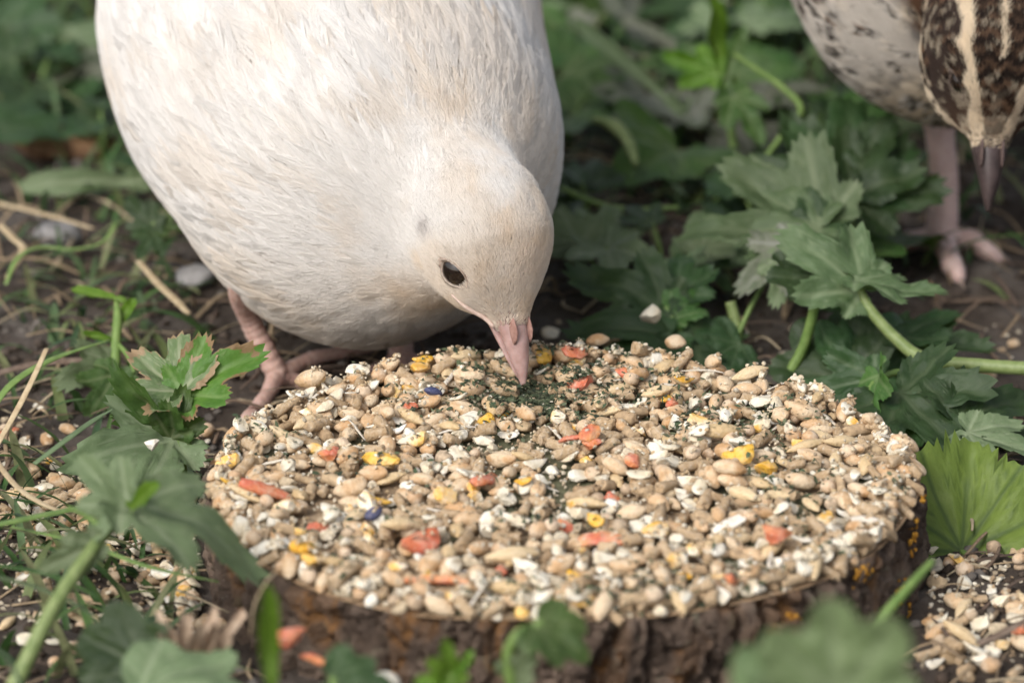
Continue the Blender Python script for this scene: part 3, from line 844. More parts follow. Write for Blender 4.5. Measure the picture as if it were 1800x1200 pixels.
# ------------------------------------------------------------------ birds
def sd_ell(p, c, ax, r):
    q_ = (p - c) @ ax
    k0 = np.linalg.norm(q_ / r, axis=-1); k1 = np.linalg.norm(q_ / (r * r), axis=-1)
    return k0 * (k0 - 1) / np.maximum(k1, 1e-6)
def sd_cone(p, a, b, ra, rb):
    ab = b - a; t = np.clip(((p - a) @ ab) / (ab @ ab), 0, 1)
    return np.linalg.norm(p - a - t[..., None] * ab, axis=-1) - (ra + (rb - ra) * t)
def smin(a, b, k):
    h = np.clip(0.5 + 0.5 * (b - a) / k, 0, 1)
    return b + (a - b) * h - k * h * (1 - h)
def grad(f, p, e=0.02):
    g = 0
    for s in ((1, -1, -1), (-1, -1, 1), (-1, 1, -1), (1, 1, 1)):
        s = np.array(s, float); g = g + s * f(p + e * s)[..., None]
    return nrm(g)
def project(f, p, n=2):
    for _ in range(n):
        p = p - f(p)[..., None] * grad(f, p)
    return p

def surface_nets(f, lo, hi, h):
    ax = [np.arange(lo[k], hi[k] + h, h) for k in range(3)]
    Gd = np.stack(np.meshgrid(*ax, indexing='ij'), -1)
    D = np.concatenate([f(s.reshape(-1, 3)).reshape(s.shape[:-1]) for s in np.array_split(Gd, 8, 0)], 0)
    S = D < 0
    c = lambda A, i, j, k: A[i:A.shape[0] - 1 + i, j:A.shape[1] - 1 + j, k:A.shape[2] - 1 + k]
    cnt = sum(c(S, i, j, k).astype(int) for i in (0, 1) for j in (0, 1) for k in (0, 1))
    act = (cnt > 0) & (cnt < 8)
    I = np.argwhere(act)
    idx = -np.ones(act.shape, int); idx[act] = np.arange(len(I))
    V = np.stack([ax[k][I[:, k]] for k in range(3)], -1) + h / 2
    V = project(f, V, 3)
    Q = []
    for a in range(3):
        b, d = (a + 1) % 3, (a + 2) % 3
        s0 = [slice(None)] * 3; s1 = [slice(None)] * 3
        s0[a] = slice(0, -1); s1[a] = slice(1, None)
        E = S[tuple(s0)] != S[tuple(s1)]
        e = np.argwhere(E)
        e = e[(e[:, b] > 0) & (e[:, d] > 0) & (e[:, b] < S.shape[b] - 1) & (e[:, d] < S.shape[d] - 1)]
        o = []
        for db, dd in ((-1, -1), (0, -1), (0, 0), (-1, 0)):
            k = e.copy(); k[:, b] += db; k[:, d] += dd
            o.append(idx[k[:, 0], k[:, 1], k[:, 2]])
        qd = np.stack(o, -1)
        fl = ~S[e[:, 0], e[:, 1], e[:, 2]]
        qd[fl] = qd[fl][:, ::-1]
        Q.append(qd)
    Q = np.concatenate(Q); Q = Q[(Q >= 0).all(1)]
    return V, Q

def strands(name, P, rad, col, mat, parent):
    n, k = P.shape[:2]
    cu = bpy.data.hair_curves.new(name)
    cu.add_curves([k] * n)
    cu.position_data.foreach_set('vector', P.astype(np.float32).ravel())
    ra = cu.attributes.get('radius') or cu.attributes.new('radius', 'FLOAT', 'POINT')
    ra.data.foreach_set('value', rad.astype(np.float32).ravel())
    ca = cu.attributes.new('Col', 'FLOAT_COLOR', 'POINT')
    ca.data.foreach_set('color', np.concatenate([col, np.ones((n, k, 1))], -1).astype(np.float32).ravel())
    cu.materials.append(mat)
    o = bpy.data.objects.new(name, cu)
    COL.objects.link(o); o.parent = parent
    return tag(o, kind='stuff')

def march(f, px, py):
    d = nrm(ray(px, py)); t = 60.0
    for _ in range(200):
        s = float(f((CAM + d * t)[None])[0]); t += s * 0.9
        if s < 1e-3: return CAM + d * t
        if t > 200: return None

class Head:                           # local axes: x to the beak tip, y to the bird's side, z to the crown
    def __init__(s, tip, a, d, k=1.0):
        s.a = nrm(a); s.d = nrm(d - s.a * (d @ s.a)); s.l = np.cross(s.d, s.a); s.k = k
        s.Rm = np.stack([s.a, s.l, s.d], 1)
        s.c = tip - s.Rm @ (np.array([2.72, 0, -0.30]) * k)
    def w(s, v): return s.c + (np.asarray(v, float) * s.k) @ s.Rm.T
    def loc(s, p): return (p - s.c) @ s.Rm / s.k
    def sdf(s, p):
        q_ = s.loc(p); I3 = np.eye(3)
        d = sd_ell(q_, np.array([-.15, 0, .0]), I3, np.array([1.28, 1.02, 1.05]))
        d = smin(d, sd_cone(q_, np.array([.25, 0, -.02]), np.array([1.55, 0, -.10]), .86, .30), .75)
        for sg in (-1, 1):
            d = smin(d, sd_ell(q_, np.array([.35, sg * .42, -.38]), I3, np.array([.85, .55, .5])), .3)
            d = np.maximum(d, -(np.linalg.norm(q_ - np.array([.52, sg * 1.08, .22]), axis=-1) - .22) ) if False else d
        return d * s.k

def beak_mesh(H, root, mat, nmat):
    ang = np.linspace(0, 2 * math.pi, 24, endpoint=False)
    def loft(name, S, x0, x1, fw, ft, fb, m):
        V, Fc = [], []
        for s_ in S:
            x = x0 + (x1 - x0) * s_; wd, zt, zb = fw(s_), ft(s_), fb(s_)
            cz = zb + (zt - zb) * .35
            co, si = np.cos(ang), np.sin(ang)
            y = wd * np.sign(co) * np.abs(co) ** .9
            z = np.where(si > 0, cz + (zt - cz) * np.abs(si) ** .85 * (1 - .25 * np.abs(co) ** 2), cz - (cz - zb) * np.abs(si) ** .6)
            V.append(H.w(np.stack([np.full_like(y, x), y, z], -1)))
        n = len(ang)
        V = np.concatenate(V)
        for k in range(len(S) - 1):
            for j in range(n):
                a, b = k * n + j, k * n + (j + 1) % n
                Fc.append((a, b, b + n, a + n))
        Fc.append(tuple(range(n))[::-1]); Fc.append(tuple(range((len(S) - 1) * n, len(S) * n)))
        o = mesh_obj(name, V, Fc, m, root)
        bpy_fix(o); return o
    S = 1 - (1 - np.linspace(0, 1, 22)) ** 1.5
    S = np.append(S[:-1], .995)
    gape = lambda s_: -.22 - .07 * s_ - .05 * s_ ** 3
    up = loft('upper_beak', S, 1.15, 2.72, lambda s_: .375 * (1 - s_) ** .78 + .022, lambda s_: .16 + .02 * s_ - .42 * s_ ** 2.6 - .02 * s_ ** 8, lambda s_: gape(s_) - .03 * s_ ** 6, mat)
    lo = loft('lower_beak', S, 1.05, 2.60, lambda s_: .36 * (1 - s_) ** .78 + .02, lambda s_: gape(s_) - .012, lambda s_: gape(s_) - .03 - .20 * (1 - s_) ** .8, mat)
    for sg in (-1, 1):
        V, Fc = ICO3
        V = V * np.array([.36, .04, .17]) * (1 + .35 * (vnoise(V, 2.5, 5)[:, None] - .5))
        mesh_obj('nostril_cover', H.w(V + np.array([1.70, sg * .172, .02])), Fc, nmat, up)
    return up
def bpy_fix(o):
    import bmesh
    bm = bmesh.new(); bm.from_mesh(o.data); bmesh.ops.recalc_face_normals(bm, faces=bm.faces); bm.to_mesh(o.data); bm.free()
    o.data.polygons.foreach_set('use_smooth', np.ones(len(o.data.polygons), bool))

def eye_parts(H, f, root, E, ex_dir, a, b, lid_mat, lidname='eyelid', out=.085):
    """eyeball in the head and a lid ring around an opening of half-axes a, b, the long one along ex_dir"""
    n = grad(f, E[None])[0]
    ex = nrm(ex_dir - n * (ex_dir @ n)); ey = np.cross(n, ex)
    re = a * 1.12
    C = E - n * (re - out)
    V, Fc = ICO3
    mesh_obj('eyeball', C + V * re, Fc, M['eye'], root)
    m = 40; t = np.linspace(0, 2 * math.pi, m, endpoint=False)
    V, Fc = [], []
    ring = [(1.0, -.08), (1.0, .015), (1.06, .04), (1.14, .04), (1.28, .015), (1.45, -.05)]
    for k, (s_, h) in enumerate(ring):
        pa, pb = a * s_, b * (1 + (s_ - 1) * 1.5)
        q_ = C + ex * (pa * np.cos(t))[:, None] + ey * (pb * np.sign(np.sin(t)) * np.abs(np.sin(t)) ** 1.35)[:, None]
        if k < 3:
            q_ = C + nrm(q_ + n * re * .75 - C) * (re + h)
        else:
            q_ = project(f, q_ + n * re, 3); q_ = q_ + grad(f, q_) * (h - .01)
        V.append(q_)
    for k in range(len(ring) - 1):
        for j in range(m):
            p, q2 = k * m + j, k * m + (j + 1) % m
            Fc.append((p, q2, q2 + m, p + m))
    o = mesh_obj(lidname, np.concatenate(V), Fc, lid_mat, root); bpy_fix(o)
    return n, ex, ey

def leg(root, pts, radii, toes, mat, claw):
    l = tube('leg', pts, radii, mat, root, n=88, sides=14, rough=.10, seed=3, ridge=.09)
    for tp in toes:
        L = len(tp)
        rr = [radii[-1] * k for k in np.interp(np.linspace(0, 1, 9), [0, .12, .25, .4, .52, .66, .78, .9, 1], [.85, .72, .62, .70, .55, .62, .46, .36, .05])]
        tube('toe', tp, rr, mat, l, n=64, sides=12, rough=.08, seed=L, ridge=.10)
        e = np.asarray(tp[-1]); d = nrm(e - np.asarray(tp[-2]))
        b0 = e - d * .16 + np.array([0, 0, .03])
        tube('claw', [b0, b0 + d * .16 + np.array([0, 0, .03]), b0 + d * .34 - np.array([0, 0, .05])], [.055, .045, .008], M['claw'], l, n=10, sides=8)
    return l

def plumage(f, H, root, V, Q, lo_dist, colour, nbarb, spacing, seed, name_head='head_down', name_body='body_feathers', eyes=(), flow_axis=None, dens=2600, beakmask=1.56, flen=1.0, plain=False, down=.10):
    r = np.random.default_rng(seed)
    T = np.concatenate([Q[:, [0, 1, 2]], Q[:, [0, 2, 3]]])
    A_, B_, C_ = V[T[:, 0]], V[T[:, 1]], V[T[:, 2]]
    ar = np.linalg.norm(np.cross(B_ - A_, C_ - A_), axis=1) / 2
    tip = H.w([1.5, 0, -.1])
    def sample(n, wgt):
        pr = ar * wgt; pr = pr / pr.sum()
        k = r.choice(len(T), n, p=pr)
        u, v = r.random(n), r.random(n); fl = u + v > 1; u[fl], v[fl] = 1 - u[fl], 1 - v[fl]
        return A_[k] + (B_ - A_)[k] * u[:, None] + (C_ - A_)[k] * v[:, None]
    cen = (A_ + B_ + C_) / 3
    dist = np.linalg.norm(cen - tip, axis=1)
    def flow(p, n):
        d = nrm(p - tip)
        dd = np.linalg.norm(p - tip, axis=-1)
        wg = np.clip((dd - 2.5) / 5, 0, 1)[:, None]
        d = d * (1 - .65 * wg) + flow_axis * .65 * wg
        d = d + .35 * (np.stack([vnoise(p, .9, s) for s in (61, 62, 63)], -1) - .5)
        return nrm(d - n * np.sum(d * n, -1, keepdims=True))
    # ---- fine down on head and neck
    wgt = np.clip(1.0 - (dist - lo_dist) / 1.6, 0, 1) * np.where(dist < 2.6, 1.0, .8)
    wgt = np.maximum(wgt, down)                                      # thin down under the body feathers
    n = int((ar * wgt).sum() * dens)
    p = project(f, sample(n, wgt), 2)
    q_ = H.loc(p)
    ok = ~((q_[:, 0] > beakmask) & (np.abs(q_[:, 1]) < .55) & (np.abs(q_[:, 2] + .02) < .40) & (q_[:, 0] > beakmask + .25 * r.random(n)))
    for E, ex, ey, a, b in eyes:
        d = p - E
        ok &= (((d @ ex) / (a * 1.08)) ** 2 + ((d @ ey) / (b * 1.18)) ** 2 > 1) | (np.linalg.norm(d, axis=1) > .6)
    p = p[ok]; n = len(p)
    nn = grad(f, p); fl = flow(p, nn)
    fl = nrm(fl + .22 * r.normal(size=fl.shape)); dd = np.linalg.norm(p - tip, axis=1)
    L = np.interp(dd, [0, .8, 2.2, 4, 6], [.07, .14, .24, .42, .6]) * r.uniform(.7, 1.25, n)
    P = np.zeros((n, 4, 3)); lift = np.interp(dd, [0, 2, 4, 6], [.022, .05, .065, .008])
    clump = (vnoise(p, 5, seed) - .3)
    for k, s_ in enumerate((0, .33, .67, 1)):
        x = p + fl * (L * s_)[:, None]
        if k != 1:
            g = nn if k == 0 else grad(f, x)
            if k: x = x - f(x)[:, None] * g
        else:
            g = nn; x = x - f(x)[:, None] * g
        x = x + g * (lift * (s_ ** .6) * (.5 + .9 * clump) * r.uniform(.8, 1.2, n) - .01 * (k == 0))[:, None]
        P[:, k] = x
    rad = np.tile(np.array([1, .9, .65, .15]), (n, 1)) * np.interp(dd, [0, 2, 5, 7], [.0055, .0065, .009, .014])[:, None]
    c = colour(p, H.loc(p), 0, None, None, r)
    c = c * r.uniform(.92, 1.06, (n, 1))
    strands(name_head, P, rad, np.repeat(c[:, None], 4, 1), M['strand'], root)
    # ---- contour feathers on the body: barbs leaving a shaft
    wgt = np.clip((dist - lo_dist + .9) / 1.4, 0, 1)
    nc = int((ar * wgt).sum() / spacing ** 2)
    fp = project(f, sample(nc, wgt), 2)
    fn = grad(f, fp); ft = flow(fp, fn); ft = nrm(ft + .10 * r.normal(size=ft.shape)); ft = nrm(ft - fn * np.sum(ft * fn, -1, keepdims=True))
    fd = np.linalg.norm(fp - tip, axis=1)
    FL = np.interp(fd, [2, 4, 7, 11, 16], [.40, .72, 1.25, 1.9, 2.4]) * r.uniform(.8, 1.2, nc) * flen
    FW = FL * r.uniform(.30, .40, nc)
    hgt = r.uniform(.012, .036, nc)
    M_ = nc * nbarb
    fi = np.repeat(np.arange(nc), nbarb)
    tau = r.random(M_) ** .8
    sg = np.where(r.random(M_) < .5, -1.0, 1.0)
    side = np.cross(fn, ft)
    al = np.radians(r.uniform(17, 27, M_))
    bl = FW[fi] * (np.sqrt(np.clip(1 - (2 * np.clip(tau, .3, 1) - 1) ** 2 * .85, 0, 1)) * .9 + .12) * r.uniform(.8, 1.1, M_)
    bl = bl / np.maximum(np.sin(al), .3) * .8
    # the skin under each feather is sampled at 4 x 3 nodes, barbs are laid between them
    ua, ul = np.array([0, .45, .9, 1.35]), np.array([-1.25, 0, 1.25])
    nodes = fp[:, None, None] + ft[:, None, None] * (FL[:, None] * ua)[:, :, None, None] + side[:, None, None] * (FW[:, None] * ul)[:, None, :, None]
    nf = nodes.reshape(-1, 3); ng = grad(f, nf)
    ns = (nf - f(nf)[:, None] * ng).reshape(nc, 4, 3, 3); ng = ng.reshape(nc, 4, 3, 3)
    def skin(i, u, v):
        u = np.clip(u / .45, 0, 2.999); v = np.clip(v / 1.25 + 1, 0, 1.999)
        a0, b0 = u.astype(int), v.astype(int); fu, fv = (u - a0)[:, None], (v - b0)[:, None]
        mixn = lambda A: (A[i, a0, b0] * (1 - fu) + A[i, a0 + 1, b0] * fu) * (1 - fv) + (A[i, a0, b0 + 1] * (1 - fu) + A[i, a0 + 1, b0 + 1] * fu) * fv
        return mixn(ns), nrm(mixn(ng))
    P = np.zeros((M_, 4, 3))
    bend = r.normal(0, .02, M_)
    for k, s_ in enumerate((0, .35, .7, 1)):
        along = FL[fi] * tau * .82 + bl * s_ * np.cos(al) * (1 + .1 * s_)
        lat = sg * bl * np.sin(al) * (s_ - .28 * s_ * s_) + bend * s_ * FL[fi] * .3
        rel = along / FL[fi]; rl = lat / np.maximum(FW[fi], .05)
        x, g = skin(fi, np.clip(rel, 0, 1.34), np.clip(rl, -1.24, 1.24))
        lf = hgt[fi] * (.35 + .9 * np.clip(rel, 0, 1.3)) + .012 * np.cos(rl * 1.4) * FL[fi]
        P[:, k] = x + g * lf[:, None]
    rad = np.tile(np.array([1, .95, .8, .2]), (M_, 1)) * np.interp(fd, [2, 6, 12], [.006, .0075, .010])[fi][:, None]
    lat_n = np.linalg.norm(P[:, 2] - (fp[fi] + ft[fi] * np.sum((P[:, 2] - fp[fi]) * ft[fi], -1, keepdims=True)), axis=1) / np.maximum(FW[fi], .05)
    cs = []
    if plain: cs = [colour(fp, H.loc(fp), 1, None, None, None)[fi]] * 4
    for k in (() if plain else range(4)):
        al_n = np.sum((P[:, k] - fp[fi]) * ft[fi], -1) / FL[fi]
        la_n = np.sum((P[:, k] - fp[fi]) * side[fi], -1) / np.maximum(FW[fi], .05)
        cs.append(colour(fp[fi], H.loc(fp[fi]), 1, al_n, la_n, fi))
    c = np.stack(cs, 1)
    tint = np.where(r.random(nc) < .07, 1.035, r.uniform(.95, 1.03, nc))[fi][:, None, None] * r.uniform(.94, 1.04, (M_, 1, 1))
    strands(name_body, P, rad, c * tint, M['strand'], root)

# ---- white quail pecking at the heap
def white_quail():
    tip = at_z(921, 676, 2.48)
    a = .30 * R_ - .935 * U_ + .18 * N_
    yw = math.radians(40)
    d = math.cos(yw) * N_ + math.sin(yw) * R_
    H = Head(tip, a, d, 1.05)
    br = at_y(642, 255, 9.6); rb = cm(1, 9.6)
    re = at_y(566, 5, 14.5)
    neck0, neck1 = H.w([-.55, 0, -.35]), at_y(740, 240, 8.3)
    throat0, throat1 = H.w([.15, .15, -.55]), at_y(640, 400, 8.0)
    tail = at_y(500, -330, 19.5)
    wing = at_y(366, 70, 13.0)
    def f(p):
        b = sd_cone(p, br, re, 342 * rb, 366 * cm(1, 14.5))
        b = smin(b, sd_cone(p, re, tail, 3.6, 1.2), 1.2)
        b = smin(b, sd_ell(p, wing, np.eye(3), np.array([1.6, 4.2, 2.6])), 1.5)
        n = smin(sd_cone(p, neck0, neck1, 1.02, 1.75), sd_cone(p, throat0, throat1, .72, 1.9), .5)
        return smin(smin(b, n, 1.1), H.sdf(p), .62)
    root = empty('white_quail', (br[0], br[1], gz(br)))
    tag(root, 'plump white quail with its head lowered, pecking feed on the log slice', 'quail')
    V, Q = surface_nets(f, np.array([-9.5, 3.5, .4]), np.array([2.5, 21.5, 12.5]), .13)
    body = mesh_obj('body', V - .085 * grad(f, V), Q, M['white_skin'], None)
    parts = [body]
    holder = empty('tmp')
    E = march(f, 797, 482)
    exd = nrm(R_ * .62 - U_ * .60)
    n_, ex, ey = eye_parts(H, f, holder, E, exd, .32, .17, M['lid'])
    q_ = H.loc(E); E2 = project(f, H.w(q_ * np.array([1, -1, 1]))[None], 3)[0]
    el = H.loc(H.c + exd); exd2 = H.w(el * np.array([1, -1, 1])) - H.c
    _, ex2, ey2 = eye_parts(H, f, holder, E2, exd2, .32, .17, M['lid'])
    beak_mesh(H, holder, M['beak'], M['nostril'])
    lp = [np.array(v) for v in ((.78, .66, -.34), (1.0, .58, -.32), (1.2, .48, -.29), (1.4, .38, -.26), (1.62, .27, -.235))]
    for sg in (1, -1):
        q4 = [project(f, H.w(x * np.array([1, sg, 1]))[None], 3)[0] for x in lp[:-1]] + [H.w(lp[-1] * np.array([1, sg, 1]))]
        q4 = [x + grad(f, x[None])[0] * .03 for x in q4]
        tube('gape', q4, [.02, .035, .045, .05, .035], M['gape'], holder, n=20, sides=8, rough=.2)
    ear = march(f, 750, 410)
    axis = nrm(re - br)
    def colour(p, q_, mode, al, la, r):
        n1 = fbm(p, .55, 5, 3)[:, None]; n2 = fbm(p, 1.6, 8, 3)[:, None]
        c = np.array([.775, .75, .72]) * np.ones_like(p)
        buff = np.clip((n1 - .49) / .14, 0, 1) * .30 + np.clip((n2 - .56) / .10, 0, 1) * .24
        low = np.clip((4.3 - p[:, 2:3]) / 2.2, 0, 1)                                   # cream breast and throat
        face = np.clip((q_[:, :1] + .1) / 1.2, 0, 1) * np.clip((2.6 - np.linalg.norm(q_, axis=1, keepdims=True)) / .8, 0, 1)
        k = np.clip(buff + .50 * low + .42 * face, 0, .95)
        c = c * (1 - k) + np.array([.72, .595, .455]) * k
        crown = np.exp(-(((q_[:, :1] - .9) / .5) ** 2 + (q_[:, 1:2] / .45) ** 2)) * np.clip(q_[:, 2:3] * 2, 0, 1)
        c = c * (1 - .3 * crown) + np.array([.66, .50, .36]) * .3 * crown
        e = np.exp(-(np.linalg.norm(p - ear, axis=1, keepdims=True) / .17) ** 2)
        c = c * (1 - .62 * e) + np.array([.33, .29, .28]) * .62 * e
        return c
    plumage(f, H, holder, V, Q, 3.1, colour, 88, .28, 11, eyes=[(E, ex, ey, .32, .17), (E2, ex2, ey2, .32, .17)], flow_axis=axis, plain=True)
    # legs: near one beside the slice, far one behind it
    g0 = on_ground(488, 668, .12)
    def G(px, py, dz=.10): return on_ground(px, py, dz)
    hip = march(f, 432, 470); hip = hip + F_ * .9
    mid = at_y(438, 560, g0[1] + .1)
    leg(holder, [hip, at_y(425, 505, (hip[1] + g0[1]) / 2), mid, g0 + np.array([0, 0, .12])], [.32, .27, .20, .225],
        [[g0 + np.array([0, 0, .1]), G(545, 632, .16), G(610, 618, .14), G(668, 612, .05)],
         [g0 + np.array([0, 0, .1]), G(530, 672, .18), G(575, 692, .14), G(610, 705, .03)],
         [g0 + np.array([0, 0, .1]), G(462, 705, .16), G(432, 738, .12), G(408, 765, .03)],
         [g0 + np.array([0, 0, .1]), G(470, 625, .15), G(462, 605, .04)]], M['skin'], None)
    g1 = on_ground(705, 640, .12)
    leg(holder, [np.array([g1[0] - .1, g1[1] + 1.2, 3.2]), np.array([g1[0], g1[1] + .7, 1.8]), g1 + np.array([0, .2, .9]), g1 + np.array([0, 0, .1])], [.42, .3, .23, .26],
        [[g1 + np.array([0, 0, .1]), g1 + np.array([.9, -.6, .08]), g1 + np.array([1.8, -1.0, .0])],
         [g1 + np.array([0, 0, .1]), g1 + np.array([.2, -1.0, .08]), g1 + np.array([.3, -1.9, .0])],
         [g1 + np.array([0, 0, .1]), g1 + np.array([-.6, -.8, .08]), g1 + np.array([-1.1, -1.4, .0])]], M['skin'], None)
    for c in [body] + list(holder.children): keep(c, root)
    bpy.data.objects.remove(holder)
    return f
white_f = white_quail()

# ---- brown quail at the edge of the frame
def brown_quail():
    yh = 8.6
    tip = at_y(1737, 372, yh)
    a = -.02 * R_ - .965 * U_ + .26 * N_
    yw = math.radians(5)
    d = math.cos(yw) * N_ + math.sin(yw) * R_
    H = Head(tip, a, d, 1.16)
    br = at_y(1690, -75, 14.9); rb = cm(1, 14.9)
    re = at_y(1600, -300, 21.3)
    neck0, neck1 = H.w([-.6, 0, -.35]), at_y(1770, -60, 12.5)
    tail = at_y(1500, -520, 27)
    def f(p):
        b = sd_cone(p, br, re, 292 * rb, 330 * rb)
        b = smin(b, sd_cone(p, re, tail, 3.0, 1.0), 1.2)
        n = smin(sd_cone(p, neck0, neck1, 1.0, 1.7), H.sdf(p), .45)
        return smin(b, n, .8)
    root = empty('brown_quail', (br[0], br[1], gz(br)))
    tag(root, 'brown quail with speckled breast and striped crown, looking down at the frame edge', 'quail')
    V, Q = surface_nets(f, np.array([2.0, 7, .4]), np.array([14.5, 29.5, 16.5]), .15)
    body = mesh_obj('body', V - .085 * grad(f, V), Q, M['dark_skin'], None)
    holder = empty('tmp')
    E = march(f, 1681, 150)
    exd = nrm(R_ * .35 - U_ * .9)
    n_, ex, ey = eye_parts(H, f, holder, E, exd, .27, .09, M['lid_dark'], out=.04)
    q_ = H.loc(E); E2 = project(f, H.w(q_ * np.array([1, -1, 1]))[None], 3)[0]
    el = H.loc(H.c + exd); exd2 = H.w(el * np.array([1, -1, 1])) - H.c
    _, ex2, ey2 = eye_parts(H, f, holder, E2, exd2, .27, .09, M['lid_dark'], out=.04)
    beak_mesh(H, holder, M['beak_dark'], M['nostril_dark'])
    axis = nrm(re - br)
    def colour(p, q_, mode, al, la, r):
        x, y, z = q_[:, 0:1], q_[:, 1:2], q_[:, 2:3]
        n2 = fbm(p, 3.5, 8, 2)[:, None]; n3 = fbm(p, 7, 18, 2)[:, None]
        cream, dark, ruf, grey = (np.array(v) for v in ((.70, .59, .44), (.022, .015, .012), (.115, .060, .033), (.60, .55, .49)))
        one = np.ones_like(p)
        ay = np.abs(y + .08 * (n2 - .5))
        # crown: dark with rusty scale edges and a cream mid line
        scale = .5 + .5 * np.sin(x * 26 + 3 * n2 + np.sin(y * 22) * 1.1)
        crown = dark * one * (1 - .8 * scale ** 4) + (ruf * 1.35 + cream * .07) * .8 * scale ** 4
        crown = np.where(n3 > .66, cream * .45 * one, crown)
        side = ruf * .8 * one + (cream * .9 - ruf * .8) * np.clip((n2 - .5) * 6, 0, 1)
        side = np.where(n3 > .58, dark * one, side)
        c = np.where(z > -.05, crown, side)
        wbr = .085 + .10 * (n2 - .5)
        brow_y = .60 + .10 * np.clip(-x, 0, 2) - .30 * np.clip(x - .3, 0, 2)
        c = np.where((np.abs(ay - brow_y) < wbr + .05 * (x < .3)) & (z > -.1), cream * (1.0 + .3 * (n3 - .5)), c)
        lore = (ay > brow_y + wbr) & (z > -.35)
        c = np.where(lore & (n2 < .56), dark * 2.2 * one, c)
        c = np.where(lore & (n3 > .60), cream * .42 * one, c)
        cheek = (z <= -.15) & (x > -.4)
        c = np.where(cheek, np.where(n3 > .55, dark * 1.6 * one, cream * .85 * one), c)
        mid = (ay < .05) & (x < .6) & (x > -2.6) & (z > 0)
        c = np.where(mid, cream * one, c)
        front = np.clip((x - .95) / .4, 0, 1) * .55
        c = c * (1 - front * .5) + (ruf * 1.6 * one + (cream - ruf) * (n2 > .5)) * front * .5
        if mode == 0:                                                   # plain pale down under the body feathers
            far0 = np.clip((np.linalg.norm(q_ - np.array([-.6, 0, .3]), axis=1, keepdims=True) - 1.6) / .4, 0, 1) * np.clip((.1 - x) / .4, 0, 1)
            c = c * (1 - far0) + grey * .9 * far0
        if mode == 1:
            far = np.clip((np.linalg.norm(q_ - np.array([-.6, 0, .3]), axis=1, keepdims=True) - 1.3) / .35, 0, 1)
            up = np.clip((p[:, 2:3] - br[2] - 2.4 + 2.0 * (fbm(p, .5, 4, 2)[:, None] - .5)) / 1.0, 0, 1)    # darker, browner towards the back
            A_, L_ = al[:, None], np.abs(la)[:, None]
            breast = grey * one * (.85 + .4 * n2)
            breast = breast * (1 - .2 * (n3 > .55)) + cream * .2 * (n3 > .55) * .8
            hsh = hash3(np.asarray(r, np.int64), 0 * np.asarray(r), 0 * np.asarray(r), 3)[:, None]
            spot = (A_ > .50) & (A_ < .95) & (L_ < .42) & (hsh < .92)
            b = np.where(spot, dark * 1.1, breast)
            rs = (A_ > .50) & (A_ < 1.0) & (L_ < .58) & (L_ >= .42) & (hsh < .40)
            b = np.where(rs, ruf * 1.6, b)
            back = ruf * .75 * one
            back = np.where(L_ < .12, cream * one, np.where((A_ > .5) & (np.sin(A_ * 22) > 0), dark * one, back))
            bd = b * (1 - up) + back * up
            c = c * (1 - far) + bd * far
        return np.clip(c, 0, 1)
    plumage(f, H, holder, V, Q, 2.9, colour, 66, .32, 23, eyes=[(E, ex, ey, .27, .09), (E2, ex2, ey2, .27, .09)], flow_axis=axis, flen=1.05, down=.03)
    g0 = on_ground(1655, 425, .15)
    def G(px, py, dz=.12): return on_ground(px, py, dz)
    leg(holder, [at_y(1648, 165, g0[1] + .5), at_y(1652, 235, g0[1] + .4), at_y(1660, 320, g0[1] + .2), g0 + np.array([0, 0, .15])], [.42, .30, .28, .33],
        [[g0 + np.array([0, 0, .1]), G(1600, 424, .22), G(1565, 428, .18), G(1528, 428, .05)],
         [g0 + np.array([0, 0, .1]), G(1672, 462, .22), G(1682, 480, .16), G(1690, 498, .04)],
         [g0 + np.array([0, 0, .1]), G(1705, 422, .22), G(1735, 442, .18), G(1770, 462, .05)]], M['skin_grey'], None)
    g1 = on_ground(1830, 350, .12)
    leg(holder, [np.array([g1[0] - .2, g1[1] + .6, 4.0]), np.array([g1[0] - .1, g1[1] + .5, 2.6]), g1 + np.array([0, .3, 1.2]), g1 + np.array([0, 0, .1])], [.4, .28, .24, .28],
        [[g1 + np.array([0, 0, .1]), g1 + np.array([.4, -.9, .06]), g1 + np.array([.7, -1.8, 0])],
         [g1 + np.array([0, 0, .1]), g1 + np.array([-.2, -.9, .06]), g1 + np.array([-.3, -1.9, 0])]], M['skin_grey'], None)
    for c in [body] + list(holder.children): keep(c, root)
    bpy.data.objects.remove(holder)
    return f
brown_f = brown_quail()

